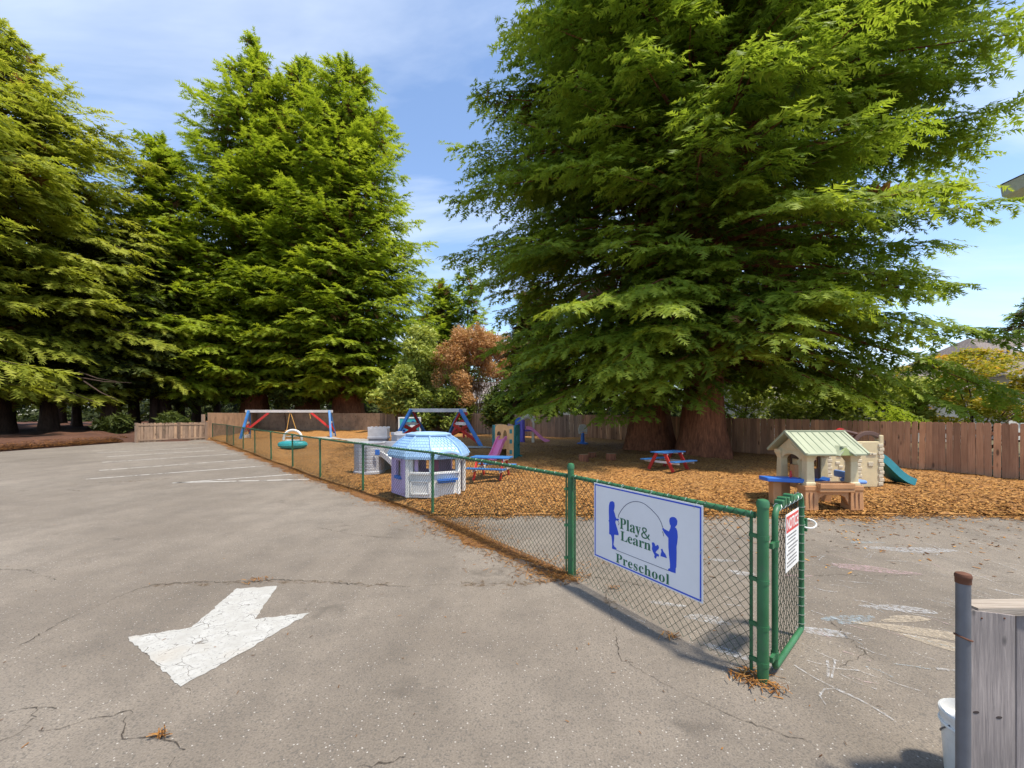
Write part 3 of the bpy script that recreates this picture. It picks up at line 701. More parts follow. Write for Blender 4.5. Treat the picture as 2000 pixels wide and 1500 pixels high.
# the school's sign on the fence
GLY = {'P':(0.418,[[[0.015,0.0],[0.015,0.017],[0.036,0.02],[0.052,0.024],[0.062,0.032],[0.069,0.043],[0.073,0.059],[0.075,0.081],[0.075,0.379],[0.073,0.398],[0.069,0.413],[0.062,0.424],[0.051,0.431],[0.036,0.436],[0.016,0.439],[0.016,0.455],[0.214,0.455],[0.265,0.454],[0.306,0.449],[0.336,0.44],[0.357,0.429],[0.375,0.415],[0.39,0.398],[0.4,0.378],[0.407,0.356],[0.409,0.332],[0.404,0.296],[0.39,0.266],[0.367,0.24],[0.334,0.221],[0.292,0.209],[0.242,0.206],[0.182,0.206],[0.182,0.081],[0.183,0.059],[0.187,0.043],[0.194,0.032],[0.205,0.024],[0.221,0.02],[0.242,0.017],[0.242,0.0]],[[0.182,0.23],[0.201,0.23],[0.231,0.232],[0.255,0.24],[0.272,0.253],[0.283,0.271],[0.29,0.297],[0.292,0.329],[0.29,0.361],[0.285,0.387],[0.275,0.406],[0.261,0.42],[0.241,0.428],[0.216,0.431],[0.204,0.43],[0.195,0.428],[0.189,0.424],[0.185,0.418],[0.183,0.409],[0.182,0.398]]]),'l':(0.199,[[[0.018,0.0],[0.018,0.016],[0.03,0.018],[0.039,0.021],[0.045,0.026],[0.049,0.032],[0.052,0.043],[0.052,0.056],[0.052,0.398],[0.052,0.411],[0.05,0.421],[0.047,0.429],[0.042,0.434],[0.033,0.438],[0.02,0.439],[0.02,0.455],[0.148,0.455],[0.148,0.056],[0.149,0.043],[0.151,0.033],[0.154,0.026],[0.16,0.021],[0.168,0.018],[0.18,0.016],[0.18,0.0]]]),'a':(0.344,[[[0.255,-0.01],[0.226,-0.005],[0.208,0.01],[0.2,0.035],[0.168,0.011],[0.133,-0.004],[0.095,-0.009],[0.074,-0.006],[0.055,0.0],[0.04,0.011],[0.029,0.026],[0.022,0.043],[0.02,0.063],[0.025,0.091],[0.039,0.115],[0.063,0.136],[0.098,0.155],[0.143,0.173],[0.199,0.19],[0.199,0.241],[0.197,0.258],[0.193,0.272],[0.187,0.282],[0.177,0.29],[0.164,0.294],[0.148,0.296],[0.123,0.293],[0.109,0.286],[0.104,0.274],[0.113,0.257],[0.119,0.248],[0.122,0.239],[0.123,0.231],[0.121,0.22],[0.117,0.21],[0.11,0.202],[0.1,0.196],[0.09,0.192],[0.077,0.191],[0.064,0.192],[0.054,0.196],[0.045,0.203],[0.038,0.212],[0.034,0.223],[0.033,0.236],[0.035,0.252],[0.04,0.266],[0.049,0.278],[0.062,0.29],[0.077,0.3],[0.095,0.308],[0.115,0.314],[0.137,0.317],[0.162,0.318],[0.205,0.315],[0.239,0.307],[0.263,0.292],[0.28,0.271],[0.29,0.244],[0.293,0.21],[0.293,0.062],[0.295,0.04],[0.304,0.034],[0.32,0.042],[0.329,0.028],[0.306,0.007],[0.281,-0.006]],[[0.151,0.034],[0.174,0.041],[0.183,0.047],[0.191,0.054],[0.199,0.063],[0.199,0.169],[0.154,0.151],[0.127,0.123],[0.118,0.084],[0.122,0.056],[0.133,0.039]]]),'y':(0.3,[[[0.052,-0.14],[0.036,-0.139],[0.022,-0.133],[0.01,-0.125],[0.001,-0.113],[-0.005,-0.1],[-0.007,-0.084],[-0.005,-0.073],[-0.002,-0.062],[0.005,-0.053],[0.013,-0.046],[0.024,-0.041],[0.036,-0.04],[0.046,-0.041],[0.056,-0.044],[0.064,-0.049],[0.07,-0.057],[0.073,-0.065],[0.075,-0.076],[0.074,-0.081],[0.074,-0.087],[0.075,-0.094],[0.079,-0.097],[0.086,-0.099],[0.094,-0.096],[0.104,-0.088],[0.114,-0.074],[0.129,-0.044],[0.14,-0.005],[0.036,0.251],[0.025,0.275],[0.015,0.287],[0.011,0.291],[0.004,0.293],[-0.003,0.293],[-0.005,0.293],[-0.005,0.31],[0.162,0.31],[0.162,0.293],[0.136,0.289],[0.132,0.286],[0.129,0.281],[0.128,0.275],[0.13,0.267],[0.133,0.257],[0.185,0.119],[0.23,0.241],[0.236,0.26],[0.238,0.274],[0.237,0.281],[0.234,0.286],[0.229,0.289],[0.203,0.293],[0.203,0.31],[0.3,0.31],[0.3,0.293],[0.291,0.292],[0.283,0.288],[0.277,0.281],[0.271,0.271],[0.265,0.258],[0.259,0.242],[0.162,-0.024],[0.151,-0.053],[0.14,-0.077],[0.129,-0.096],[0.118,-0.111],[0.107,-0.122],[0.095,-0.131],[0.083,-0.136],[0.068,-0.139]]]),'L':(0.426,[[[0.015,0.0],[0.015,0.017],[0.036,0.02],[0.052,0.024],[0.062,0.032],[0.069,0.043],[0.073,0.059],[0.075,0.081],[0.075,0.379],[0.073,0.399],[0.069,0.414],[0.062,0.425],[0.051,0.432],[0.036,0.436],[0.016,0.439],[0.016,0.455],[0.25,0.455],[0.25,0.439],[0.233,0.438],[0.219,0.436],[0.208,0.434],[0.199,0.43],[0.193,0.424],[0.188,0.416],[0.185,0.407],[0.183,0.394],[0.182,0.379],[0.182,0.083],[0.182,0.068],[0.183,0.056],[0.185,0.047],[0.188,0.04],[0.193,0.035],[0.2,0.031],[0.208,0.029],[0.22,0.028],[0.234,0.028],[0.264,0.029],[0.291,0.033],[0.315,0.04],[0.335,0.049],[0.354,0.063],[0.37,0.08],[0.384,0.1],[0.397,0.125],[0.409,0.154],[0.427,0.154],[0.402,0.0]]]),'e':(0.301,[[[0.154,-0.01],[0.129,-0.008],[0.106,-0.001],[0.085,0.01],[0.066,0.026],[0.05,0.045],[0.037,0.069],[0.027,0.095],[0.021,0.125],[0.019,0.157],[0.021,0.187],[0.028,0.215],[0.038,0.24],[0.051,0.263],[0.068,0.282],[0.087,0.298],[0.109,0.309],[0.132,0.316],[0.157,0.318],[0.193,0.314],[0.224,0.301],[0.249,0.28],[0.268,0.251],[0.279,0.216],[0.283,0.173],[0.283,0.166],[0.117,0.166],[0.127,0.097],[0.154,0.056],[0.199,0.042],[0.225,0.047],[0.248,0.062],[0.27,0.086],[0.285,0.073],[0.248,0.027],[0.205,-0.001]],[[0.116,0.192],[0.201,0.192],[0.201,0.215],[0.201,0.241],[0.198,0.261],[0.193,0.277],[0.186,0.288],[0.175,0.295],[0.161,0.297],[0.136,0.286],[0.121,0.255],[0.116,0.203]]]),'r':(0.287,[[[0.018,0.0],[0.018,0.016],[0.03,0.018],[0.039,0.021],[0.045,0.026],[0.049,0.032],[0.052,0.043],[0.052,0.056],[0.052,0.252],[0.052,0.267],[0.05,0.278],[0.046,0.285],[0.041,0.289],[0.032,0.292],[0.02,0.293],[0.021,0.31],[0.146,0.31],[0.146,0.252],[0.158,0.272],[0.172,0.288],[0.187,0.301],[0.203,0.311],[0.218,0.316],[0.233,0.318],[0.25,0.317],[0.264,0.312],[0.275,0.304],[0.283,0.293],[0.288,0.281],[0.289,0.266],[0.288,0.254],[0.284,0.243],[0.278,0.234],[0.27,0.228],[0.26,0.224],[0.248,0.222],[0.237,0.223],[0.229,0.226],[0.222,0.231],[0.207,0.25],[0.202,0.255],[0.196,0.259],[0.189,0.26],[0.179,0.258],[0.171,0.252],[0.162,0.241],[0.155,0.228],[0.151,0.211],[0.149,0.192],[0.149,0.056],[0.15,0.042],[0.153,0.032],[0.159,0.025],[0.167,0.021],[0.18,0.018],[0.197,0.016],[0.197,0.0]]]),'n':(0.381,[[[0.018,0.0],[0.018,0.016],[0.03,0.017],[0.039,0.021],[0.045,0.026],[0.049,0.033],[0.052,0.043],[0.052,0.056],[0.052,0.253],[0.052,0.266],[0.049,0.276],[0.046,0.284],[0.04,0.289],[0.031,0.293],[0.019,0.294],[0.019,0.31],[0.148,0.31],[0.148,0.267],[0.175,0.296],[0.207,0.313],[0.243,0.318],[0.292,0.306],[0.321,0.271],[0.33,0.212],[0.33,0.056],[0.331,0.043],[0.333,0.033],[0.337,0.026],[0.343,0.021],[0.352,0.017],[0.363,0.016],[0.363,0.0],[0.202,0.0],[0.202,0.016],[0.207,0.016],[0.223,0.021],[0.232,0.034],[0.235,0.056],[0.235,0.217],[0.234,0.234],[0.232,0.247],[0.229,0.258],[0.223,0.265],[0.215,0.27],[0.203,0.271],[0.183,0.267],[0.164,0.255],[0.148,0.235],[0.148,0.056],[0.148,0.043],[0.151,0.033],[0.154,0.026],[0.16,0.021],[0.168,0.017],[0.18,0.016],[0.18,0.0]]]),'s':(0.288,[[[0.151,-0.01],[0.132,-0.008],[0.11,-0.003],[0.087,0.006],[0.073,0.009],[0.064,0.007],[0.056,0.001],[0.051,-0.009],[0.036,-0.009],[0.036,0.105],[0.053,0.105],[0.061,0.079],[0.072,0.057],[0.087,0.039],[0.103,0.026],[0.121,0.017],[0.14,0.015],[0.156,0.016],[0.168,0.02],[0.179,0.027],[0.186,0.035],[0.191,0.046],[0.192,0.058],[0.188,0.076],[0.176,0.092],[0.156,0.105],[0.107,0.13],[0.085,0.142],[0.068,0.155],[0.054,0.169],[0.045,0.185],[0.039,0.202],[0.037,0.22],[0.04,0.247],[0.049,0.27],[0.065,0.291],[0.086,0.306],[0.111,0.316],[0.141,0.319],[0.166,0.316],[0.199,0.308],[0.206,0.306],[0.213,0.305],[0.22,0.306],[0.226,0.311],[0.23,0.319],[0.244,0.319],[0.244,0.222],[0.228,0.222],[0.22,0.244],[0.209,0.262],[0.196,0.277],[0.182,0.288],[0.166,0.294],[0.149,0.296],[0.136,0.295],[0.125,0.292],[0.116,0.286],[0.11,0.278],[0.106,0.269],[0.105,0.259],[0.106,0.249],[0.109,0.24],[0.115,0.232],[0.123,0.225],[0.134,0.218],[0.146,0.212],[0.191,0.189],[0.212,0.178],[0.229,0.165],[0.241,0.151],[0.25,0.136],[0.255,0.117],[0.257,0.095],[0.254,0.065],[0.244,0.039],[0.228,0.018],[0.206,0.002],[0.181,-0.007]]]),'c':(0.293,[[[0.156,-0.01],[0.131,-0.008],[0.108,-0.001],[0.087,0.011],[0.067,0.026],[0.051,0.045],[0.038,0.068],[0.028,0.093],[0.021,0.12],[0.019,0.15],[0.022,0.181],[0.029,0.21],[0.04,0.237],[0.055,0.26],[0.074,0.28],[0.096,0.297],[0.12,0.309],[0.146,0.317],[0.175,0.319],[0.204,0.317],[0.23,0.31],[0.25,0.298],[0.265,0.283],[0.274,0.265],[0.277,0.245],[0.276,0.233],[0.272,0.223],[0.266,0.215],[0.258,0.209],[0.248,0.205],[0.236,0.204],[0.214,0.209],[0.201,0.225],[0.196,0.251],[0.197,0.261],[0.197,0.271],[0.194,0.286],[0.185,0.294],[0.169,0.297],[0.138,0.285],[0.118,0.248],[0.112,0.187],[0.115,0.142],[0.123,0.105],[0.137,0.076],[0.156,0.055],[0.178,0.042],[0.204,0.038],[0.227,0.042],[0.25,0.053],[0.271,0.072],[0.285,0.06],[0.248,0.021],[0.205,-0.002]]]),'h':(0.381,[[[0.018,0.0],[0.018,0.016],[0.03,0.017],[0.039,0.021],[0.045,0.026],[0.049,0.033],[0.052,0.043],[0.052,0.056],[0.052,0.399],[0.052,0.412],[0.049,0.422],[0.046,0.429],[0.04,0.435],[0.031,0.438],[0.019,0.44],[0.019,0.455],[0.148,0.455],[0.148,0.267],[0.175,0.295],[0.207,0.313],[0.243,0.318],[0.292,0.306],[0.321,0.271],[0.33,0.212],[0.33,0.056],[0.331,0.043],[0.333,0.033],[0.337,0.026],[0.343,0.021],[0.352,0.017],[0.363,0.016],[0.363,0.0],[0.202,0.0],[0.202,0.016],[0.207,0.016],[0.223,0.021],[0.232,0.034],[0.235,0.056],[0.235,0.217],[0.234,0.234],[0.232,0.247],[0.229,0.258],[0.223,0.265],[0.215,0.27],[0.203,0.271],[0.183,0.267],[0.164,0.255],[0.148,0.235],[0.148,0.056],[0.148,0.043],[0.151,0.033],[0.154,0.026],[0.16,0.021],[0.168,0.017],[0.18,0.016],[0.18,0.0]]]),'o':(0.336,[[[0.169,-0.01],[0.14,-0.008],[0.114,-0.001],[0.09,0.011],[0.069,0.027],[0.052,0.047],[0.038,0.07],[0.027,0.096],[0.021,0.124],[0.019,0.154],[0.021,0.184],[0.027,0.213],[0.038,0.239],[0.052,0.262],[0.069,0.281],[0.09,0.297],[0.114,0.309],[0.14,0.316],[0.168,0.318],[0.196,0.316],[0.222,0.309],[0.245,0.298],[0.266,0.282],[0.283,0.263],[0.298,0.24],[0.308,0.214],[0.315,0.185],[0.317,0.154],[0.315,0.123],[0.308,0.094],[0.298,0.069],[0.284,0.046],[0.266,0.026],[0.245,0.011],[0.222,-0.001],[0.197,-0.008]],[[0.169,0.011],[0.186,0.014],[0.199,0.024],[0.209,0.039],[0.212,0.05],[0.215,0.064],[0.217,0.081],[0.219,0.102],[0.219,0.126],[0.22,0.154],[0.218,0.206],[0.214,0.245],[0.208,0.271],[0.198,0.286],[0.185,0.296],[0.169,0.299],[0.151,0.296],[0.138,0.286],[0.128,0.271],[0.122,0.245],[0.118,0.206],[0.117,0.154],[0.117,0.127],[0.118,0.103],[0.12,0.082],[0.122,0.064],[0.125,0.05],[0.128,0.039],[0.138,0.024],[0.152,0.014]]]),'&':(0.492,[[[0.187,-0.007],[0.144,-0.003],[0.107,0.009],[0.077,0.028],[0.054,0.054],[0.04,0.086],[0.036,0.125],[0.039,0.157],[0.048,0.185],[0.063,0.208],[0.084,0.228],[0.109,0.248],[0.139,0.266],[0.125,0.282],[0.112,0.3],[0.099,0.318],[0.089,0.337],[0.083,0.359],[0.081,0.382],[0.084,0.413],[0.095,0.439],[0.114,0.459],[0.139,0.475],[0.169,0.484],[0.204,0.487],[0.237,0.484],[0.266,0.475],[0.289,0.46],[0.306,0.439],[0.317,0.414],[0.32,0.383],[0.317,0.357],[0.308,0.333],[0.293,0.312],[0.273,0.293],[0.25,0.275],[0.224,0.258],[0.354,0.133],[0.365,0.148],[0.374,0.164],[0.382,0.181],[0.389,0.2],[0.396,0.219],[0.401,0.24],[0.461,0.24],[0.453,0.212],[0.444,0.185],[0.434,0.16],[0.422,0.136],[0.408,0.115],[0.392,0.095],[0.49,0.0],[0.41,0.0],[0.352,0.056],[0.33,0.039],[0.307,0.024],[0.281,0.011],[0.254,0.001],[0.222,-0.005]],[[0.188,0.293],[0.212,0.308],[0.231,0.322],[0.245,0.336],[0.254,0.35],[0.26,0.366],[0.262,0.383],[0.26,0.399],[0.255,0.412],[0.246,0.423],[0.234,0.432],[0.219,0.437],[0.202,0.439],[0.185,0.437],[0.169,0.432],[0.156,0.424],[0.146,0.413],[0.14,0.399],[0.138,0.383],[0.14,0.367],[0.144,0.352],[0.151,0.338],[0.161,0.324],[0.173,0.309]],[[0.189,0.046],[0.216,0.047],[0.241,0.052],[0.263,0.06],[0.282,0.07],[0.299,0.081],[0.314,0.093],[0.175,0.229],[0.152,0.215],[0.133,0.2],[0.118,0.185],[0.106,0.169],[0.1,0.15],[0.097,0.127],[0.1,0.104],[0.108,0.084],[0.122,0.068],[0.141,0.056],[0.163,0.048]]])}
SA, SB = FEN[1], FEN[0]; sd = (SB-SA).normalized(); sn = Vector((sd.y, -sd.x, 0))
SL = SA.lerp(SB, .213); SW, SHT = 1.17, .70
if sn.y > 0: sn = -sn
sign = thing('preschool_sign', 'white preschool sign with blue children skipping rope wired to the green fence', 'sign', SL + sn*.05 + Vector((0,0,.345)), math.atan2(sd.y, sd.x))
M_SW = plastic('sign_white', (.70,.70,.73), .5, .03, .05); M_SB = plastic('sign_blue', (.004,.055,.52), .45, .03, .04); M_SG = plastic('sign_green', (.006,.115,.055), .45, .03, .04)
MB().box(0, SW, 0, .004, 0, SHT).build('panel', M_SW, sign, bevel=.001)
def P3(pts, dep): return Matrix.Translation((0, dep, 0))
T1 = Matrix.Translation((0, -.0016, 0))
flat_shape('border', [[(.013,.012),(1.157,.012),(1.157,.688),(.013,.688)], [(.024,.023),(1.146,.023),(1.146,.677),(.024,.677)]], M_SB, sign, xf=T1)
GIRL = [(0.23,0.56),(0.255,0.567),(0.276,0.559),(0.281,0.532),(0.275,0.498),(0.268,0.487),(0.282,0.462),(0.291,0.437),(0.307,0.417),(0.323,0.426),(0.333,0.421),(0.33,0.411),(0.315,0.404),(0.298,0.405),(0.288,0.386),(0.301,0.358),(0.317,0.323),(0.33,0.292),(0.327,0.278),(0.275,0.27),(0.274,0.228),(0.266,0.179),(0.279,0.164),(0.303,0.155),(0.304,0.142),(0.263,0.138),(0.246,0.138),(0.249,0.159),(0.248,0.206),(0.241,0.243),(0.233,0.258),(0.211,0.259),(0.211,0.306),(0.21,0.373),(0.202,0.376),(0.209,0.392),(0.206,0.463),(0.208,0.519),(0.216,0.545)]
BOY = [(0.884,0.551),(0.901,0.563),(0.925,0.567),(0.944,0.559),(0.953,0.543),(0.95,0.516),(0.937,0.498),(0.93,0.492),(0.944,0.484),(0.953,0.464),(0.956,0.422),(0.951,0.376),(0.945,0.348),(0.946,0.309),(0.945,0.256),(0.943,0.19),(0.937,0.182),(0.937,0.143),(0.901,0.14),(0.869,0.141),(0.868,0.154),(0.886,0.166),(0.885,0.199),(0.876,0.262),(0.87,0.327),(0.87,0.394),(0.848,0.41),(0.829,0.425),(0.814,0.445),(0.811,0.453),(0.82,0.462),(0.829,0.454),(0.854,0.449),(0.875,0.445),(0.888,0.472),(0.892,0.493),(0.883,0.504),(0.878,0.53)]
PUP = [(0.706,0.314),(0.722,0.321),(0.737,0.312),(0.74,0.299),(0.75,0.298),(0.761,0.312),(0.771,0.309),(0.779,0.294),(0.774,0.281),(0.753,0.26),(0.743,0.246),(0.759,0.241),(0.779,0.238),(0.776,0.221),(0.759,0.221),(0.746,0.196),(0.731,0.203),(0.735,0.222),(0.717,0.244),(0.708,0.263),(0.711,0.291)]
TAIL = [(0.797,0.286),(0.812,0.294),(0.818,0.28),(0.827,0.27),(0.842,0.259),(0.856,0.233),(0.825,0.233),(0.794,0.231),(0.797,0.253),(0.804,0.27)]
flat_shape('girl_silhouette', [GIRL], M_SB, sign, xf=T1); flat_shape('boy_silhouette', [BOY], M_SB, sign, xf=T1)
flat_shape('kitten_silhouette', [PUP], M_SB, sign, xf=T1); flat_shape('kitten_silhouette', [TAIL], M_SB, sign, xf=T1)
def stroke(pts, wd):
    P = [Vector(p) for p in pts]; a = []; b_ = []
    for i, p in enumerate(P):
        d = (P[min(i+1, len(P)-1)]-P[max(i-1, 0)]).normalized(); s = Vector((-d.y, d.x)); a.append(p+s*wd/2); b_.append(p-s*wd/2)
    return [tuple(q) for q in a + b_[::-1]]
flat_shape('skipping_rope', [stroke([(0.324,0.433),(0.331,.455),(0.342,0.475),(.36,.502),(0.379,0.524),(.4,.547),(0.422,0.566),(.448,.583),(0.474,0.597),(.504,.608),(0.534,0.615),(.563,.618),(0.592,0.618),(.62,.614),(0.647,0.606),(0.699,0.582),(0.75,0.551),(.773,.533),(0.791,0.511),(.806,.486),(0.815,0.462)], .0042), stroke([(0.323,0.405),(0.338,0.389),(0.328,0.368)], .004), stroke([(0.812,0.43),(0.821,0.416),(0.825,0.396)], .004)], simple('print_navy', (.02,.03,.10)), sign, xf=T1)
flat_shape('ground_line', [[(.30,.137),(.872,.139),(.872,.1425),(.30,.1405)]], simple('print_navy', (.02,.03,.10)), sign, xf=T1)
def word(txt, x0, x1, zb, cap, name, track=0.0):
    ps = []; x = 0
    for c in txt:
        adv, polys = GLY[c]; ps += [[(x+a, b_) for a, b_ in p] for p in polys]; x += adv + track
    mn = min(a for p in ps for a, _ in p); mxx = max(a for p in ps for a, _ in p); kx = (x1-x0)/(mxx-mn); kz = cap/.455
    flat_shape(name, [[(x0+(a-mn)*kx, zb+b_*kz) for a, b_ in p] for p in ps], M_SG, sign, xf=T1)
word('Play', .345, .588, .344, .094, 'lettering'); word('&', .594, .690, .327, .085, 'lettering'); word('Learn', .355, .694, .243, .082, 'lettering'); word('Preschool', .297, .878, .033, .078, 'lettering', .02)
for x, z in ((.02,.685),(.36,.69),(.68,.69),(1.10,.68),(1.15,.36),(.012,.36),(1.145,.02)):
    MB().tube([(x, -.004, z-.012), (x+.008, -.012, z+.01), (x+.016, .02, z+.035)], .0017, 5).build('wire_tie', M_TIE, sign)

# ================================================================== board fences
def picket_mesh(w_=.138, th=.018):
    m = MB(); c = .022
    m.prism([(-w_/2, 0), (w_/2, 0), (w_/2, 1-c*1.2), (w_/2-c, 1), (-w_/2+c, 1), (-w_/2, 1-c*1.2)], -th/2, th/2, 'y')
    me = m.mesh('picket'); return me
PM = [picket_mesh(x) for x in (.132, .137, .139, .141)]
for q in PM: q.materials.append(M_CEDAR)
PMG = [picket_mesh(x) for x in (.132, .138)]
for q in PMG: q.materials.append(M_CEDARG)
cedar = thing('board_fence', 'reddish cedar board fence enclosing the wood-chip play yard behind the redwoods', 'fence', CED[1])
C0 = CED[1]
def seglen(P): return [0] + list(np.cumsum([(b_-a).length for a, b_ in zip(P[:-1], P[1:])]))
SLN = seglen(CED)
def along_ced(s):
    k = max(0, min(len(CED)-2, int(np.searchsorted(SLN, s, 'right'))-1)); t = (s-SLN[k])/(SLN[k+1]-SLN[k]); d = (CED[k+1]-CED[k]).normalized()
    return CED[k].lerp(CED[k+1], t), d
def ced_h(s): return float(np.interp(s, [0, 8, 20, 35, 60], [1.43, 1.47, 1.58, 1.74, 1.76]))
s = 3.2; cnt = 0; far_mb = MB(); far2 = MB()
while s < SLN[-1]-.1:
    p, d = along_ced(s); h = ced_h(s) + random.uniform(-.008, .008); ang = math.atan2(d.y, d.x)
    greyish = p.x < 4.6
    if cnt < 300:
        o = bpy.data.objects.new('picket', random.choice(PMG if greyish else PM)); COL.objects.link(o); o.parent = cedar
        o.location = (p.x-C0.x, p.y-C0.y, -.03 - (.0)); o.rotation_euler = (random.gauss(0, .006), random.gauss(0, .006), ang+random.gauss(0, .012)); o.scale = (1, 1, h+.03)
        cnt += 1
    else:
        n0 = len(far_mb.v); c = .02
        far_mb.prism([(-.069, 0), (.069, 0), (.069, h-c), (.05, h), (-.05, h), (-.069, h-c)], -.009, .009, 'y')
        far_mb.xf(Matrix.Translation((p.x-C0.x, p.y-C0.y, 0)) @ Matrix.Rotation(ang+random.gauss(0, .02), 4, 'Z'), n0)
    s += .143 + (random.choice([0, 0, 0, .006, .012]) if s < 16 else 0)
o = far_mb.build('far_pickets', M_CEDARG, cedar); o['kind'] = 'stuff'
s = 3.0
while s < SLN[-1]:
    p, d = along_ced(s); nr = Vector((d.y, -d.x, 0)); q = p + nr*.075 - C0
    MB().box(-.045, .045, -.045, .045, -.2, ced_h(s)-.06).xf(Matrix.Translation((q.x, q.y, 0)) @ Matrix.Rotation(math.atan2(d.y, d.x), 4, 'Z')).build('fence_post', M_CEDAR, cedar); s += 2.4
for k in range(len(CED)-1):
    a, b_ = CED[k], CED[k+1]; d = (b_-a).normalized(); nr = Vector((d.y, -d.x, 0))
    if k == 0: a = a.lerp(b_, .55)
    for z in (.28, 1.18):
        MB().bar(a+nr*.032-C0+Vector((0,0,z)), b_+nr*.032-C0+Vector((0,0,z)), .04, .085).build('fence_rail', M_CEDAR, cedar)
# end post by the chain-link corner
MB().box(-.075, .075, -.075, .075, -.1, 1.66).build('end_post', M_CEDARG, cedar, loc=(CED[-1].x-C0.x-.12, CED[-1].y-C0.y-.2, 0))

LA, LB = g(268, 864.5), g(404, 858.5)
low = thing('low_board_fence', 'low weathered board fence closing the far end of the parking lot', 'fence', LA)
ld = LB-LA; la = math.atan2(ld.y, ld.x); n = int(ld.length/.142)
for k in range(n):
    p = ld*((k+.5)/n); o = bpy.data.objects.new('picket', random.choice(PMG)); COL.objects.link(o); o.parent = low
    o.location = (p.x, p.y, .02); o.rotation_euler = (0, random.gauss(0, .01), la+random.gauss(0, .02)); o.scale = (1, 1, 1.12+random.uniform(-.012, .012))
for z in (.14, 1.02):
    MB().bar(Vector((0,-.03,z)), ld+Vector((0,-.03,z)), .035, .08).build('fence_rail', M_CEDARG, low)
for t in (0, .58, 1): MB().box(-.06, .06, -.06, .06, -.1, 1.16).build('fence_post', M_CEDARG, low, loc=ld*t+Vector((0,-.05,0)))

# ================================================================== near the camera: pipe post, board gate, bucket
PP = Vector((1.887, 1.756, 0))
post = thing('pipe_post', 'grey steel pipe post with rusty cap beside the weathered grey board', 'post', PP)
M_STEEL = simple('galvanised_steel', (.17,.18,.21), .5, .55); M_RUST = simple('rusty_iron', (.14,.055,.03), .8, .2)
MB().tube([(0,0,-.2),(0,0,1.01)], .0235, 20).build('pipe', M_STEEL, post, smooth=True)
MB().lathe([(.0255,0),(.026,.022),(.0275,.024),(.0275,.032),(.024,.040),(.010,.045)], 20, (0,0,.992)).build('cap', M_RUST, post, smooth=True)
MB().tube([(.0265*math.cos(t), .0265*math.sin(t), .765-.010*math.cos(t)) for t in np.linspace(0, 6.1, 18)], .0035, 6).build('wire_band', M_RUST, post, smooth=True)
MB().lathe([(.027,0),(.028,.02)], 16, (0,0,.10)).build('collar', M_RUST, post)
gg = thing('board_gate', 'weathered grey wooden gate board with cap rail beside the steel pipe', 'gate', Vector((1.918, 1.755, 0)))
m = MB(); m.prism([(0,.0),(.188,.0),(.186,.855),(.13,.863),(.06,.872),(.0,.878)], 0, .022, 'y'); m.build('board', M_GREYW, gg, bevel=.002)
for x, z in ((.022, .452), (.118, .430)): MB().lathe([(.0135,0),(.0120,.0012),(.001,.0016)], 14, sy=.45).xf(Matrix.Translation((x, -.0002, z)) @ Matrix.Rotation(R(90), 4, 'X')).build('knot', simple('dark_knot', (.045,.032,.030), .95), gg)
for x in (.045, .14): MB().lathe([(.004,0),(.0035,.002),(.001,.0024)], 8).xf(Matrix.Translation((x, -.0002, .845)) @ Matrix.Rotation(R(90), 4, 'X')).build('nail', M_RUST, gg)
MB().bar((.032,.045,.868), (.75,.075,.862), .085, .036).build('cap_rail', wood('pale_board', (.26,.22,.18), (.42,.37,.31), scale=2.0, axis=0), gg, bevel=.002)
MB().bar((.03,.055,.30), (.75,.08,.295), .04, .09).build('lower_rail', M_GREYW, gg, bevel=.002)
m = MB(); m.prism([(0,.0),(.15,.0),(.15,.86),(0,.86)], 0, .022, 'y').xf(Matrix.Translation((.225, .028, 0)) @ Matrix.Rotation(.12, 4, 'Z')); m.build('board', M_GREYW, gg, bevel=.002)
bk = thing('bucket', 'white plastic bucket standing behind the steel pipe post', 'bucket', (2.135, 1.93, 0)); bk.scale = (.79, .79, .86)
M_BK = plastic('bucket_white', (.74,.74,.73))
MB().lathe([(.125,0),(.132,.02),(.148,.28),(.150,.285),(.150,.315),(.152,.33),(.158,.34),(.158,.36),(.150,.365),(.146,.35),(.130,.03),(.001,.02)], 32).build('pail', M_BK, bk, smooth=True)
MB().tube([(.152*math.cos(t), .152*math.sin(t)*.95, .31-.13*math.sin(t) if math.sin(t) > 0 else .31) for t in np.linspace(.02, 3.12, 16)], .004, 6).build('handle', M_STEEL, bk)
MB().lathe([(.156,0),(.160,.008),(.156,.016)], 32, (0,0,.285)).build('rim_band', M_BK, bk, smooth=True)

# ================================================================== play things
def gz(x, y): return mz(x, y) - .004
C_RED = plastic('toy_red', (.56,.020,.018)); C_BLUE = plastic('toy_blue', (.025,.14,.52)); C_LBLUE = plastic('toy_sky_blue', (.29,.45,.66), var=.08)
C_WHITE = plastic('toy_white', (.70,.69,.67)); C_CREAM = plastic('toy_cream', (.66,.60,.46)); C_LAV = plastic('toy_lavender', (.52,.38,.62)); C_GREY = plastic('toy_grey', (.40,.40,.43))
C_DGREY = plastic('toy_dark_grey', (.20,.20,.22)); C_PINK = plastic('toy_pink', (.72,.20,.40)); C_TEAL = plastic('toy_teal', (.015,.20,.21)); C_AQUA = plastic('toy_aqua', (.03,.36,.38)); C_ORANGE = plastic('toy_peach', (.68,.38,.15))
C_PURPLE = plastic('toy_purple', (.13,.09,.48)); C_TAN = plastic('toy_tan', (.60,.49,.29)); C_BROWN = plastic('toy_brown', (.11,.055,.04)); C_CLAY = plastic('toy_clay', (.46,.225,.095)); C_SAGE = plastic('toy_sage', (.31,.33,.22), var=.06)
C_BURG = plastic('toy_burgundy', (.16,.02,.07)); C_YEL = plastic('toy_rope_yellow', (.60,.32,.07)); C_BRICK = plastic('toy_brick', (.26,.09,.05))
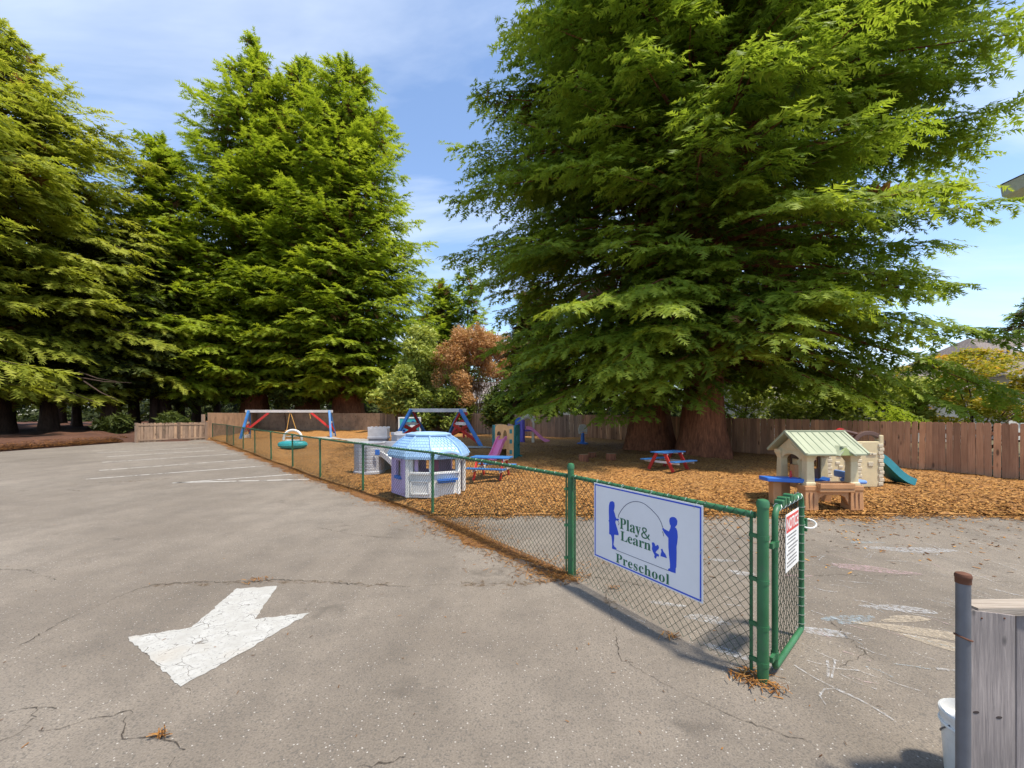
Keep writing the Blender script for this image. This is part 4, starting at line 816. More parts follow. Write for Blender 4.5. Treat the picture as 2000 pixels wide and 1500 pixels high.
W_RED = wood('red_painted_wood', (.44,.020,.016), (.58,.030,.022), False, .5); W_BLUE = wood('blue_painted_wood', (.030,.16,.46), (.055,.24,.60), False, .5); W_WHITE = wood('white_painted_wood', (.66,.65,.64), (.82,.81,.79), False, .55)

def slide_part(name, path, wv, width, wall, mat, parent, th=.025):
    """chute with raised, rolled sides swept down a path"""
    wv = Vector(wv).normalized(); V = []; n = len(path)
    for i, p in enumerate(path):
        p = Vector(p); d = (Vector(path[min(i+1, n-1)])-Vector(path[max(i-1, 0)])).normalized(); up = wv.cross(d).normalized()
        if up.z < 0: up = -up
        h = width/2
        for a, b_ in ((-h, wall), (-h+.035, wall), (-h+.05, .02), (-h+.08, 0), (h-.08, 0), (h-.05, .02), (h-.035, wall), (h, wall), (h, -th), (-h, -th)):
            V.append(p + wv*a + up*b_)
    F = []; k = 10
    for i in range(n-1):
        for j in range(k): F.append((i*k+j, i*k+(j+1) % k, (i+1)*k+(j+1) % k, (i+1)*k+j))
    F += [tuple(range(k)), tuple((n-1)*k+j for j in range(k-1, -1, -1))]
    return MB().add(V, F).build(name, mat, parent, smooth=True)
def swoop(p, q, n=14, wave=.06):
    p = Vector(p); q = Vector(q); out = []
    for i in range(n):
        t = i/(n-1); z = p.z + (q.z-p.z)*(3*t*t-2*t*t*t)*.55 + (q.z-p.z)*t*.45 + wave*math.sin(t*math.pi*2)*(1-t)
        out.append((p.x+(q.x-p.x)*t, p.y+(q.y-p.y)*t, z))
    return out

# ---- lavender and white cottage with a blue shingled roof
hx, hy = -1.68, 8.42
cot = thing('toy_cottage', 'lavender and white plastic playhouse with blue shingled roof beside the green fence', 'playhouse', (hx, hy, gz(hx, hy))); cot.scale = (.95, .95, .88)
FP = [(-.78,.0),(-.32,-.55),(.18,-.62),(.70,-.32),(.76,.30),(.30,.72),(-.36,.68)]
HT = .88
def facet(i, name, mat, holes, off=0.0, th=.05, h=HT, z0=0.0, w0=0, w1=1):
    P, Q = Vector((*FP[i], 0)), Vector((*FP[(i+1) % len(FP)], 0)); d = Q-P; a = math.atan2(d.y, d.x); wl = d.length
    m = MB(); m.panel(wl*(w1-w0), h, holes, off, off+th, wl*w0, z0); m.xf(Matrix.Translation(P) @ Matrix.Rotation(a, 4, 'Z'))
    return m.build(name, mat, cot, bevel=.006), wl, Matrix.Translation(P) @ Matrix.Rotation(a, 4, 'Z')
def on_facet(name, mat, M, boxes, parent=None, bevel=.006):
    m = MB()
    for b_ in boxes: m.box(*b_)
    m.xf(M); return m.build(name, mat, parent or cot, bevel=bevel)
o, wl, MA = facet(0, 'wall', C_LAV, [(.26, .48, .42, .76)])
on_facet('window_frame', C_LAV, MA, [(.22,.26,-.018,.0,.40,.80),(.48,.52,-.018,0,.40,.80),(.22,.52,-.018,.0,.77,.81)], o)
on_facet('flower_box', C_BLUE, MA, [(.24,.50,-.05,.03,.36,.43)], o)
on_facet('wall_panel', C_LAV, MA, [(.06,.66,-.012,.0,.05,.09),(.06,.10,-.012,.0,.05,.84),(.62,.66,-.012,.0,.05,.84),(.06,.66,-.012,.0,.83,.86)], o)
o, wl, MBm = facet(1, 'wall', C_WHITE, [(.12, .46, .55, .82)])
on_facet('corner_post', C_WHITE, MBm, [(-.02,.05,-.022,.03,0,HT)], o); on_facet('ledge', C_WHITE, MBm, [(.08,.50,-.045,.03,.50,.55)], o)
on_facet('door_panel', C_WHITE, MBm, [(.07,.48,-.014,.0,.06,.10),(.07,.11,-.014,.0,.06,.36),(.44,.48,-.014,.0,.06,.36),(.07,.48,-.014,.0,.33,.36)], o)
on_facet('window_curtain', C_LAV, MBm, [(.14,.22,.055,.07,.55,.82)], o)
o, wl, MC = facet(2, 'wall', C_WHITE, [(.05, .52, .55, .84)])
on_facet('ledge', C_WHITE, MC, [(.0,.60,-.05,.03,.50,.55)], o); on_facet('window_shelf', C_BLUE, MC, [(.10,.52,-.13,-.02,.36,.385),(.10,.52,-.13,-.105,.385,.41),(.13,.49,-.09,.0,.31,.36)], o)
on_facet('window_curtain', C_BURG, MC, [(.06,.18,.055,.07,.55,.84)], o); on_facet('corner_post', C_WHITE, MC, [(.55,.61,-.02,.03,0,HT)], o)
o, wl, MD = facet(3, 'wall', C_WHITE, [(.14, .46, .0, .74)])
facet(4, 'wall', C_LAV, [(.2, .45, .45, .76)]); facet(5, 'wall', C_LAV, [(.2, .48, .45, .76)]); facet(6, 'wall', C_WHITE, [(.2, .55, .3, .76)])
# roof: courses of shingles stepping in to a flat crown
cxm, cym = -.02, .05; m = MB(); rings = []
prof = [(1.07,.815),(1.09,.82),(1.09,.87)]
zc, sc = .87, 1.09; courses = 7
for k in range(courses):
    s2 = sc - (.045+.009*k); z2 = zc + (.062-.004*k); prof += [(s2, z2), (s2-.004, z2+.014)]; sc, zc = s2-.002, z2+.010
prof += [(sc+.035, zc+.005), (sc+.04, zc+.04), (sc-.01, zc+.055), (sc-.10, zc+.075), (sc-.30, zc+.09), (.02, zc+.095)]
sub = 6
def ring(s_, z):
    out = []
    for i in range(len(FP)):
        P, Q = FP[i], FP[(i+1) % len(FP)]
        for j in range(sub):
            t = j/sub; bx, by = P[0]+(Q[0]-P[0])*t, P[1]+(Q[1]-P[1])*t
            out.append((cxm+(bx-cxm)*s_, cym+(by-cym)*s_, z))
    return out
V = []; n = len(FP)*sub
for s_, z in prof: V += ring(s_, z)
F = [(i*n+k, i*n+(k+1) % n, (i+1)*n+(k+1) % n, (i+1)*n+k) for i in range(len(prof)-1) for k in range(n)] + [tuple((len(prof)-1)*n+k for k in range(n))]
roof = MB().add(V, F).build('roof', C_LBLUE, cot)
m = MB()
for i, P in enumerate(FP):                               # hip ribs
    pts = [(cxm+(P[0]-cxm)*s_*1.01, cym+(P[1]-cym)*s_*1.01, z+.006) for s_, z in prof[2:-5]]
    MB().tube(pts, .018, 6).build('hip_rib', C_LBLUE, roof, smooth=True)
m = MB()                                                 # joints between shingles
for k in range(courses):
    s_a, z_a = prof[3+2*k-1] if k else prof[2]; s_b, z_b = prof[3+2*k]
    for i in range(len(FP)):
        P, Q = FP[i], FP[(i+1) % len(FP)]
        for j in range(7):
            t = (j+.5*(k % 2)+.25)/7; bx, by = P[0]+(Q[0]-P[0])*t, P[1]+(Q[1]-P[1])*t
            m.bar((cxm+(bx-cxm)*s_a, cym+(by-cym)*s_a, z_a+.004), (cxm+(bx-cxm)*s_b, cym+(by-cym)*s_b, z_b+.004), .010, .012)
m.build('shingle_joints', plastic('toy_roof_blue', (.22,.37,.58)), roof, kind='stuff')
m = MB(); arc = [(.31+.30*math.cos(t), .84+.16*math.sin(t)) for t in np.linspace(0, math.pi, 13)]; inn = [(.31+.25*math.cos(t), .83+.12*math.sin(t)) for t in np.linspace(math.pi, 0, 13)]
m.prism(arc+inn, -.16, .20, 'y').xf(MC); m.build('arched_dormer', C_LBLUE, roof, bevel=.006)
m = MB(); m.prism([(.31+.25*math.cos(t), .83+.125*math.sin(t)) for t in np.linspace(0, math.pi, 13)], -.05, .0, 'y').xf(MC); m.build('dormer_face', C_WHITE, roof)

# ---- grey castle climber
cx_, cy_ = -3.62, 11.55
cas = thing('castle_climber', 'grey plastic castle climber with round tower and chute behind the green fence', 'climber', (cx_, cy_, gz(cx_, cy_)))
def tower(x, y, r_, h, n, name, mat=C_GREY, cren=True):
    prof = [(r_*1.06,0),(r_*1.06,.06)]; z = .08
    while z < h-.05: prof += [(r_, z), (r_, z+.085), (r_*.985, z+.09), (r_*.985, z+.098)]; z += .105
    prof += [(r_*1.05, h-.02), (r_*1.05, h), (r_*.92, h), (r_*.92, h-.10), (.001, h-.10)]
    m = MB(); m.lathe(prof, n, (x, y, 0), R(22.5))
    if cren:
        for k in range(n//2):
            t = R(22.5)+2*math.pi*(2*k+.5)/n
            m.xf(Matrix.Identity(4)); n0 = len(m.v); m.box(-.03, .03, -.10, .10, h-.005, h+.07); m.xf(Matrix.Translation((x+r_*.98*math.cos(t), y+r_*.98*math.sin(t), 0)) @ Matrix.Rotation(t, 4, 'Z'), n0)
    return m.build(name, mat, cas, bevel=.006)
t1 = tower(-.30, 0, .40, .84, 16, 'tower', cren=False)
t2 = tower(.52, .75, .42, 1.02, 8, 'tower')
m = MB()
for k in range(7): m.lathe([(.03,0),(.03,.02),(.0,.024)], 8, (0,0,0)).xf(Matrix.Translation((-.25, -.405, .14+.095*k)) @ Matrix.Rotation(R(90), 4, 'X'), len(m.v)-24)
m.build('climbing_stud', C_DGREY, t1)
MB().box(-.02, .10, -.40, -.36, .52, .66).build('window_shutter', C_BLUE, t1, bevel=.008)
MB().box(.30, .52, .30, .34, .60, .74).build('window_opening', C_BRICK, t2, bevel=.006)
m = MB(); m.box(-.15, .75, .05, .75, .40, .46); m.box(.0, .05, .2, .8, 0, .42); m.box(.7, .75, .1, .7, 0, .42); m.build('deck', C_GREY, cas, bevel=.008)
m = MB(); m.panel(.85, .84, [(.15,.7,.0,.36)], .30, .34, -.10); m.build('side_wall', C_GREY, cas, bevel=.008)
slide_part('chute', swoop((.12,-.05,.50), (.95,-.55,.05), wave=.02), (-.5,-.83,0), .40, .11, C_WHITE, cas)
c2 = at(740, 858, 23.8)
tur = thing('castle_toy_box', 'pale grey toy box with notched castle rim beyond the castle climber', 'toy box', (c2.x, c2.y, gz(c2.x, c2.y)), .1)
m = MB(); m.box(-.50,.50,-.35,.35,.0,.17); m.build('base', C_DGREY, tur, bevel=.02)
m = MB(); m.box(-.56,.56,-.40,.40,.16,.28); m.build('ledge', C_GREY, tur, bevel=.02)
m = MB(); m.panel(1.06, .48, [], -.37, -.32, -.53, .27); m.panel(1.06, .48, [], .32, .37, -.53, .27); m.box(-.53,-.48,-.32,.32,.27,.75); m.box(.48,.53,-.32,.32,.27,.75)
for k in range(5):
    for yy in (-.37, .32): m.prism([(-.47+k*.235-.085, .74), (-.47+k*.235+.085, .74), (-.47+k*.235+.065, .83), (-.47+k*.235-.065, .83)], yy+.002, yy+.048, 'y')
m.build('notched_wall', plastic('toy_pale_grey', (.48,.47,.48)), tur, bevel=.01)

# ---- long swing frame at the back
def leg(t, p, q, mat, w_=.12, th=.10, name='leg'): return MB().bar(p, q, w_, th).build(name, mat, t)
A_, B_ = Vector((-17.35, 27.5, 0)), Vector((-12.35, 28.7, 0)); d = (B_-A_).normalized(); nr = Vector((-d.y, d.x, 0)); ln = (B_-A_).length
sw = thing('swing_set', 'long wooden swing frame with white beam, blue legs and red braces at the back', 'swing set', A_, math.atan2(d.y, d.x))
HB = 1.86
MB().bar((-.1,0,HB), (ln+.1,0,HB), .11, .17).build('beam', W_WHITE, sw, bevel=.006)
for x, s_ in ((.12, 1), (ln-.12, -1)):
    for y in (-1, 1): leg(sw, (x, y*.09, HB+.04), (x-s_*.25, y*.85, -.02), W_BLUE, .13, .10)
    leg(sw, (x-s_*.11, -.40, 1.12), (x-s_*.11, .40, 1.12), W_WHITE, .05, .13, 'cross_bar')
    leg(sw, (x, 0, .75), (x+s_*1.15, 0, HB-.10), W_RED, .09, .13, 'brace')
    leg(sw, (x-s_*.17, -.62, .5), (x-s_*.09, .42, 1.05), W_RED, .05, .11, 'brace'); leg(sw, (x-s_*.2, .62, .5), (x-s_*.11, -.42, 1.05), W_RED, .05, .11, 'brace')
    leg(sw, (x-s_*.2, -.7, .22), (x-s_*.2, .7, .22), W_WHITE, .06, .22, 'cross_bar')
m = MB().tube([(2.55,0,HB-.08),(2.37,-.02,.60)], .022, 6).build('rope', C_YEL, sw); m = MB().tube([(2.6,0,HB-.08),(2.95,-.02,.60)], .022, 6).build('rope', C_YEL, sw)
MB().box(2.28,3.04,-.11,.09,.56,.60).build('swing_seat', C_YEL, sw, bevel=.01)
MB().tube([(3.75,0,HB-.08),(3.85,-.02,1.35)], .02, 6).build('rope_end', C_YEL, sw)

# ---- second swing frame, legs splayed outward
sB = thing('swing_set', 'splayed swing set with blue legs, crossed red braces and white beam behind the cottage', 'swing set', (-4.2, 23.5, gz(-4.2, 23.5)))
O = Vector((-4.2, 23.5, 0)); T1_, T2_ = Vector((-5.62,23.4,1.80))-O, Vector((-2.88,23.4,1.80))-O
FL, BL, FR, BR = Vector((-6.25,21.8,-.03))-O, Vector((-4.95,25.4,-.03))-O, Vector((-1.55,21.3,-.03))-O, Vector((-4.0,25.4,-.03))-O
MB().bar(T1_+Vector((-.12,0,.04)), T2_+Vector((.35,0,.04)), .11, .20).build('beam', W_WHITE, sB, bevel=.006)
for T_, nf, bk_ in ((T1_, FL, BL), (T2_, FR, BR)):
    leg(sB, T_+Vector((0,-.07,.06)), nf, W_BLUE, .17, .11); leg(sB, T_+Vector((.0,.07,.06)), bk_, W_BLUE, .16, .11)
    c1, c2_ = T_.lerp(nf, .38), T_.lerp(bk_, .38); leg(sB, c1, c2_, W_WHITE, .06, .17, 'cross_bar')
    leg(sB, T_.lerp(nf, .88), T_.lerp(bk_, .42)+Vector((0,-.05,0)), W_RED, .10, .17, 'brace'); leg(sB, T_.lerp(bk_, .84), T_.lerp(nf, .42)+Vector((0,-.05,0)), W_RED, .10, .17, 'brace')
    leg(sB, T_+Vector((.14 if T_ is T1_ else .05, -.03, -.02)), T_.lerp(bk_, .36)+Vector((0,-.1,0)), W_RED, .10, .10, 'brace')
MB().box(T2_.x+.02, T2_.x+.42, -.22, -.12, 1.58, 1.74).build('gusset', W_RED, sB)
rs = at(893, 858, 27.2)
red = thing('red_slide', 'red plastic slide seen through the right end of the splayed swing set', 'slide', (rs.x, rs.y, gz(rs.x, rs.y)))
slide_part('chute', swoop((.40,.1,1.02), (-.62,-.15,.06), wave=.03), (0,1,0), .55, .16, C_RED, red)
m = MB(); m.bar((.42,-.22,0), (.38,-.22,1.05), .07, .07); m.bar((.42,.38,0), (.38,.38,1.05), .07, .07); m.bar((.7,-.22,0),(.42,-.22,1.0),.06,.06); m.build('ladder_frame', C_RED, red)
m = MB()
for k in range(3): m.bar((.66-.08*k,-.22,.2+.28*k), (.66-.08*k,.38,.2+.28*k), .06, .05)
m.build('rung', C_RED, red)

# ---- teal play panel beyond
ap = at(800, 853, 30.0)
pan = thing('play_panel', 'teal and white activity panel with round blue dials seen through the splayed swing set', 'play panel', (ap.x, ap.y, gz(ap.x, ap.y)))
m = MB(); m.box(-.80,-.70,-.1,.1,0,1.30); m.box(.70,.80,-.1,.1,0,1.30); m.box(-.7,.7,-.06,.06,1.2,1.30); m.build('frame', C_WHITE, pan, bevel=.02)
MB().panel(1.40, 1.12, [(.95,1.2,.2,.5)], -.04, .04, -.70, .08).build('board', C_AQUA, pan, bevel=.01)
for x, z, r_ in ((-.30,.78,.22), (.26,.95,.10), (-.38,.34,.14)):
    m = MB(); m.lathe([(r_*.55,0),(r_*.55,.05),(r_,.05),(r_,0)], 20); m.xf(Matrix.Translation((x,-.04,z)) @ Matrix.Rotation(R(90), 4, 'X')); m.build('dial', C_BLUE, pan, smooth=True)
MB().box(.05,.5,-.07,-.04,.55,.72).build('slider', C_WHITE, pan, bevel=.01)

# ---- teal rocker
rk = g(565, 881); rc = thing('rocking_toy', 'teal plastic rocking toy with tall white hoop handle on the wood chips', 'rocker', (rk.x, rk.y+.3, gz(rk.x, rk.y)), .12)
prof = [(.001,.06),(.25,.05),(.50,.08),(.62,.16),(.65,.24),(.62,.32),(.52,.38),(.30,.40),(.001,.40)]
m = MB(); m.lathe(prof, 28, sy=.55); m.build('hull', C_AQUA, rc, smooth=True)
m = MB(); m.lathe([(.635,.0),(.665,.015),(.635,.03)], 28, (0,0,.20), sy=.56); m.build('bumper', C_AQUA, rc, smooth=True)
MB().tube([(.40*math.cos(t)*(1 if abs(math.cos(t)) > .01 else 1), 0, .40+.50*math.sin(t)**.7) for t in np.linspace(.02, 3.12, 19)], .052, 10).build('hoop_handle', C_WHITE, rc, smooth=True)
MB().box(-.30,.30,-.10,.10,.395,.46).build('saddle', C_WHITE, rc, bevel=.02)

# ---- picnic tables
def picnic(name, label, loc, rz, first=None):
    t = thing(name, label, 'picnic table', loc, rz, 'blue and red picnic tables in the play yard')
    if first:
        for ch in first.children: c = ch.copy(); COL.objects.link(c); c.parent = t
        return t
    ln, wd = .98, .46
    for k in range(3): MB().box(-ln/2, ln/2, -wd/2+k*.156, -wd/2+k*.156+.148, .485, .515).build('table_plank', W_BLUE, t, bevel=.004)
    for y in (-.50, .50):
        for k in range(2): MB().box(-ln/2, ln/2, y-.10+k*.102, y-.10+k*.102+.097, .255, .282).build('bench_plank', W_BLUE, t, bevel=.004)
    for x in (-.33, .33):
        for s_ in (-1, 1): MB().bar((x, s_*.13, .485), (x, s_*.42, -.02), .095, .032, up=(1,0,0)).build('leg', W_RED, t, bevel=.003)
        MB().box(x+.02, x+.048, -.58, .58, .195, .255).build('bench_bearer', W_WHITE, t, bevel=.003)
        MB().box(x+.02, x+.048, -.22, .22, .43, .485).build('top_bearer', W_WHITE, t, bevel=.003)
    return t
p1 = Vector((-.50, 10.35, 0)); pt = picnic('picnic_table', 'worn blue and red picnic table behind the fence, next to the cottage', (p1.x, p1.y, gz(p1.x, p1.y)), R(-14))
p2 = Vector((4.50, 12.1, 0)); picnic('picnic_table', 'bright blue and red picnic table in front of the big redwood trunks', (p2.x, p2.y, gz(p2.x, p2.y)), R(32), pt)

# ---- small basketball stand
bh = g(1138, 870); bb = thing('basketball_stand', 'toy basketball stand with white backboard and blue post by the board fence', 'basketball hoop', (bh.x, bh.y, gz(bh.x, bh.y)), .25)
MB().lathe([(.30,0),(.30,.05),(.14,.10),(.10,.14),(.085,.62),(.07,.66)], 16).build('post', C_BLUE, bb, smooth=True)
poly = [(-.24,.55),(.24,.55),(.26,.78),(.22,.95),(.12,1.03),(0,1.05),(-.12,1.03),(-.22,.95),(-.26,.78)]
MB().prism(poly, -.05, -.01, 'y').build('backboard', C_WHITE, bb, bevel=.01)
MB().tube([(.14*math.cos(t), -.20+.14*math.sin(t), .62) for t in np.linspace(0, 2*math.pi, 17)[:-1]], .014, 6, closed=True).build('rim', C_ORANGE, bb)

# ---- stumps
for (px, py, h, r_), lb in zip([(1140,906,.24,.17),(1157,897,.20,.15),(1193,905,.21,.17)], ['leftmost of the three cut log stumps in the wood chips', 'smallest cut log stump, half hidden behind the leftmost one', 'cut log stump standing alone, rightmost of the three']):
    c = g(px, py); st = thing('log_stump', lb, 'stump', (c.x, c.y, gz(c.x, c.y)), random.random(), 'log stumps in the wood chips')
    prof = [(r_*1.06,-.02),(r_,.05),(r_*.98,h-.01),(r_*.96,h)]
    MB().lathe(prof, 16).build('bark', M_BARK, st, smooth=True); MB().lathe([(r_*.93,0),(r_*.93,.006),(.001,.008)], 16, (0,0,h-.002)).build('cut_top', wood('stump_top', (.30,.16,.08), (.42,.25,.13), False), st)

# ---- peach and teal cube climber with pink slide
ck = Vector((-.28, 15.4, 0)); cl = thing('cube_climber', 'peach and teal cube climber with pink slide in the middle of the yard', 'climber', (ck.x, ck.y, gz(ck.x, ck.y)), R(8)); cl.scale = (.78, 1, 1)
def arch_panel(wd, ht, holes, th, topr, n=8):
    poly = [(0,0),(wd,0),(wd,ht-topr)] + [(wd-topr+topr*math.cos(t), ht-topr+topr*math.sin(t)) for t in np.linspace(0, math.pi/2, n)] + [(topr+topr*math.cos(t), ht-topr+topr*math.sin(t)) for t in np.linspace(math.pi/2, math.pi, n)] + [(0,ht-topr)]
    cu = bpy.data.curves.new('p', 'CURVE'); cu.dimensions = '2D'; cu.fill_mode = 'BOTH'; cu.extrude = th/2; cu.bevel_depth = .008
    for p in [poly] + holes:
        sp = cu.splines.new('POLY'); sp.points.add(len(p)-1); sp.use_cyclic_u = True
        for i, q in enumerate(p): sp.points[i].co = (q[0], q[1], 0, 1)
    tmp = bpy.data.objects.new('p', cu); COL.objects.link(tmp); bpy.context.view_layer.update()
    me = bpy.data.meshes.new_from_object(tmp.evaluated_get(bpy.context.evaluated_depsgraph_get())); bpy.data.objects.remove(tmp)
    me.transform(Matrix.Rotation(R(90), 4, 'X')); me.materials.clear(); return me
def circ(x, z, r_, sx=1.0, n=16): return [(x+r_*sx*math.cos(t), z+r_*math.sin(t)) for t in np.linspace(0, 2*math.pi, n+1)[:-1]]
def put(name, me, mat, parent, M): me.transform(M); me.name = name; return link(name, me, mat, parent)
put('front_panel', arch_panel(.62, 1.2, [circ(.17,.85,.13,.8), circ(.45,.82,.2,.45), [(.10,.02),(.52,.02),(.52,.34),(.10,.34)]], .05, .16), C_ORANGE, cl, Matrix.Translation((-.48,-.36,0)))
put('back_panel', arch_panel(.62, 1.2, [circ(.3,.8,.16)], .05, .16), C_ORANGE, cl, Matrix.Translation((-.48,.36,0)))
put('corner_panel', arch_panel(.24, 1.16, [], .06, .06), C_ORANGE, cl, Matrix.Translation((.12,-.38,0)))
for z in (.24, .62, .98): MB().box(.17,.29,-.43,-.40,z-.09,z+.06).build('foot_hole', C_TEAL, cl, bevel=.01)
put('side_panel', arch_panel(.78, 1.18, [circ(.3,.72,.16,.7), circ(.55,.40,.1)], .06, .12), C_TEAL, cl, Matrix.Translation((.40,-.38,0)) @ Matrix.Rotation(R(62), 4, 'Z'))
put('side_panel', arch_panel(.72, 1.18, [circ(.36,.72,.16)], .05, .12), C_TEAL, cl, Matrix.Translation((-.50,-.36,0)) @ Matrix.Rotation(R(90), 4, 'Z'))
MB().bar((.62,.28,.08), (.82,-.05,.02), .10, .08).build('foot', C_TEAL, cl, bevel=.02); MB().box(-.46,.38,-.32,.32,.62,.67).build('platform', C_ORANGE, cl, bevel=.01)
slide_part('chute', swoop((-.12,-.42,.70), (-.72,-1.02,.03), wave=.05), (.71,-.71,0), .44, .12, C_PINK, cl)

# ---- purple climber with pink slide
pk = Vector((.72, 24.6, 0)); pc = thing('tower_climber', 'purple tower climber with cream arch and pink slide near the back fence', 'climber', (pk.x, pk.y, gz(pk.x, pk.y)))
m = MB(); m.lathe([(.16,0),(.15,.1),(.15,1.25),(.13,1.32)], 14, (-.12,-.30,0)); m.build('corner_post', C_PURPLE, pc, smooth=True)
m = MB(); m.lathe([(.14,0),(.13,.1),(.13,1.25),(.11,1.32)], 14, (-.42,.25,0)); m.build('corner_post', C_BLUE, pc, smooth=True)
put('side_panel', arch_panel(.55, 1.45, [circ(.27,.95,.15)], .07, .22), C_BLUE, pc, Matrix.Translation((-.46,.28,0)) @ Matrix.Rotation(R(-60), 4, 'Z'))
MB().box(-.40,-.28,-.38,-.20,.55,1.1).build('hand_hold', C_BURG, pc, bevel=.02)
m = MB(); m.tube([(.20+.36*math.cos(t), -.05, 1.18+.34*math.sin(t)) for t in np.linspace(0, math.pi, 13)], .13, 8); m.build('arch_top', C_CREAM, pc, smooth=True)
m = MB(); m.box(.48,.60,-.14,.0,0,1.2); m.box(.42,.56,-.34,-.22,0,.62); m.build('arch_leg', C_CREAM, pc, bevel=.02)
MB().box(-.30,.55,-.32,.3,.66,.73).build('platform', C_PURPLE, pc, bevel=.01)
slide_part('chute', swoop((.10,-.36,.80), (1.38,-.62,.03), wave=.10), (.0,1,0), .46, .15, C_PINK, pc)
slide_part('small_chute', swoop((-.45,-.1,.82), (-.98,-.2,1.00), n=6, wave=0), (0,1,0), .4, .12, plastic('toy_pale_pink', (.66,.42,.44)), pc)

# ---- tan cottage with sage roof
hx, hy = 5.52, 7.68
tanh = thing('toy_house', 'tan plastic playhouse with pale green roof, blue counters and clay base near the patio', 'playhouse', (hx, hy, gz(hx, hy)-.01))
def pillar(x, y, z0, z1, w_):
    m = MB(); V = []
    for z, k in ((z0,1.12),(z0+.05,1.12),(z0+.06,.92),(z1-.16,.80),(z1-.10,1.0),(z1-.06,1.22),(z1,1.25)):
        for a, b_ in ((-1,-1),(1,-1),(1,1),(-1,1)): V.append((x+a*w_/2*k, y+b_*w_/2*k, z))
    F = [(i*4+j, i*4+(j+1) % 4, (i+1)*4+(j+1) % 4, (i+1)*4+j) for i in range(6) for j in range(4)] + [(3,2,1,0), (24,25,26,27)]
    return m.add(V, F).build('pillar', C_TAN, tanh, bevel=.008)
for x, y, z0 in ((-.36,-.36,.40),(.40,-.36,.40),(-.36,.34,.36),(.40,.34,.36)): pillar(x, y, z0, .97, .155)
for x in (-.37, .41):                                     # clay-coloured base blocks with grooves
    m = MB(); V = []
    for z, k in ((-.03,1.12),(.30,1.0),(.33,1.1),(.40,1.1)):
        for a, b_ in ((-1,-1),(1,-1),(1,1),(-1,1)): V.append((x+a*.105*k, -.36+b_*.105*k, z))
    m.add(V, [(i*4+j, i*4+(j+1) % 4, (i+1)*4+(j+1) % 4, (i+1)*4+j) for i in range(3) for j in range(4)] + [(3,2,1,0), (12,13,14,15)]); m.build('base_block', C_CLAY, tanh, bevel=.008)
    m = MB()
    for gx in (-.04, .03): m.box(x+gx-.004, x+gx+.004, -.482, -.470, .02, .29)
    m.build('groove', plastic('toy_dark_clay', (.24,.11,.06)), tanh)
    MB().box(x-.10, x+.10, .24, .44, -.03, .37).build('base_block', C_CLAY, tanh, bevel=.01)
m = MB(); m.prism([(-.26,.06),(-.20,.20),(-.12,.24),(.14,.24),(.22,.20),(.29,.06),(.29,.34),(-.26,.34)], -.44, -.36, 'y'); m.build('front_apron', C_CLAY, tanh, bevel=.008)
m = MB(); m.box(-.28,.32,-.54,-.30,.30,.36); m.box(-.28,.32,-.55,-.52,.36,.455); m.box(-.28,.32,-.32,-.29,.36,.455); m.box(-.28,-.25,-.52,-.32,.36,.455); m.box(.29,.32,-.52,-.32,.36,.455); m.build('planter_tray', C_CLAY, tanh, bevel=.012)
for x in (-.37, .41):
    m = MB(); m.prism([(-.30,.95),(.30,.95),(.30,.90)] + [(.24*math.cos(t), .80+.11*math.sin(t)) for t in np.linspace(0.1, 3.04, 11)] + [(-.30,.90)], x-.05, x+.05, 'x'); m.build('side_arch', C_TAN, tanh, bevel=.006)
    MB().prism([(-.44,.95),(.44,.95),(.0,1.235)], x-.04, x+.04, 'x').build('gable', C_TAN, tanh, bevel=.004)
    MB().prism([(-.16,1.0),(.16,1.0),(.0,1.11)], x-.055 if x < 0 else x+.035, x-.035 if x < 0 else x+.055, 'x').build('gable_trim', C_TAN, tanh, bevel=.004)
for y0, y1 in ((-.55, .0), (.52, .0)):
    m = MB(); s_ = -1 if y0 < 0 else 1
    m.add([(-.52,y0,.93),(.54,y0,.93),(.54,0,1.285),(-.52,0,1.285),(-.52,y0,.965),(.54,y0,.965),(.54,0,1.325),(-.52,0,1.325)], [(0,1,2,3),(4,5,6,7),(0,1,5,4),(1,2,6,5),(2,3,7,6),(3,0,4,7)])
    rf = m.build('roof', C_SAGE, tanh, bevel=.008)
    for k in range(8):
        x = -.45+k*.13; MB().bar((x, y0*.96, .974), (x, y0*.05, 1.310), .012, .012).build('roof_batten', plastic('toy_dark_sage', (.17,.21,.13)), rf)
    for x in (-.52, .54): MB().bar((x, y0, .952), (x, 0, 1.312), .045, .05).build('verge', C_SAGE, rf, bevel=.006)
MB().bar((-.54,0,1.325), (.56,0,1.325), .06, .03).build('ridge_cap', C_SAGE, tanh, bevel=.006)
m = MB(); m.prism([(-.02,.935),(.30,.935),(.14,1.07)], -.575, -.30, 'y'); dr = m.build('dormer', plastic('toy_olive', (.36,.42,.17)), tanh, bevel=.004)
m = MB(); m.bar((-.05,-.50,.93), (.14,-.42,1.085), .25, .022, up=(0,0,1)); m.bar((.33,-.50,.93), (.14,-.42,1.085), .25, .022, up=(0,0,1)); m.build('dormer_roof', C_SAGE, dr, bevel=.004)
MB().box(-.30,.34,-.41,-.35,.905,.945).build('front_beam', C_TAN, tanh, bevel=.006)
m = MB(); m.prism([(-.95,-.17),(-.40,-.38),(-.40,-.05),(-.95,.10)], .43, .50, 'z'); m.build('side_counter', C_BLUE, tanh, bevel=.012)
m = MB(); m.box(-.80,-.64,-.10,.06,-.03,.43); m.build('counter_leg', C_CLAY, tanh, bevel=.02)
m = MB(); m.box(.50,.74,-.30,.05,.40,.47); m.box(.50,.56,-.1,.2,.47,.60); m.build('side_sink', plastic('toy_cornflower', (.16,.30,.66)), tanh, bevel=.03)
m = MB(); m.box(.50,.66,-.22,-.05,-.03,.41); m.build('sink_leg', C_TAN, tanh, bevel=.015)
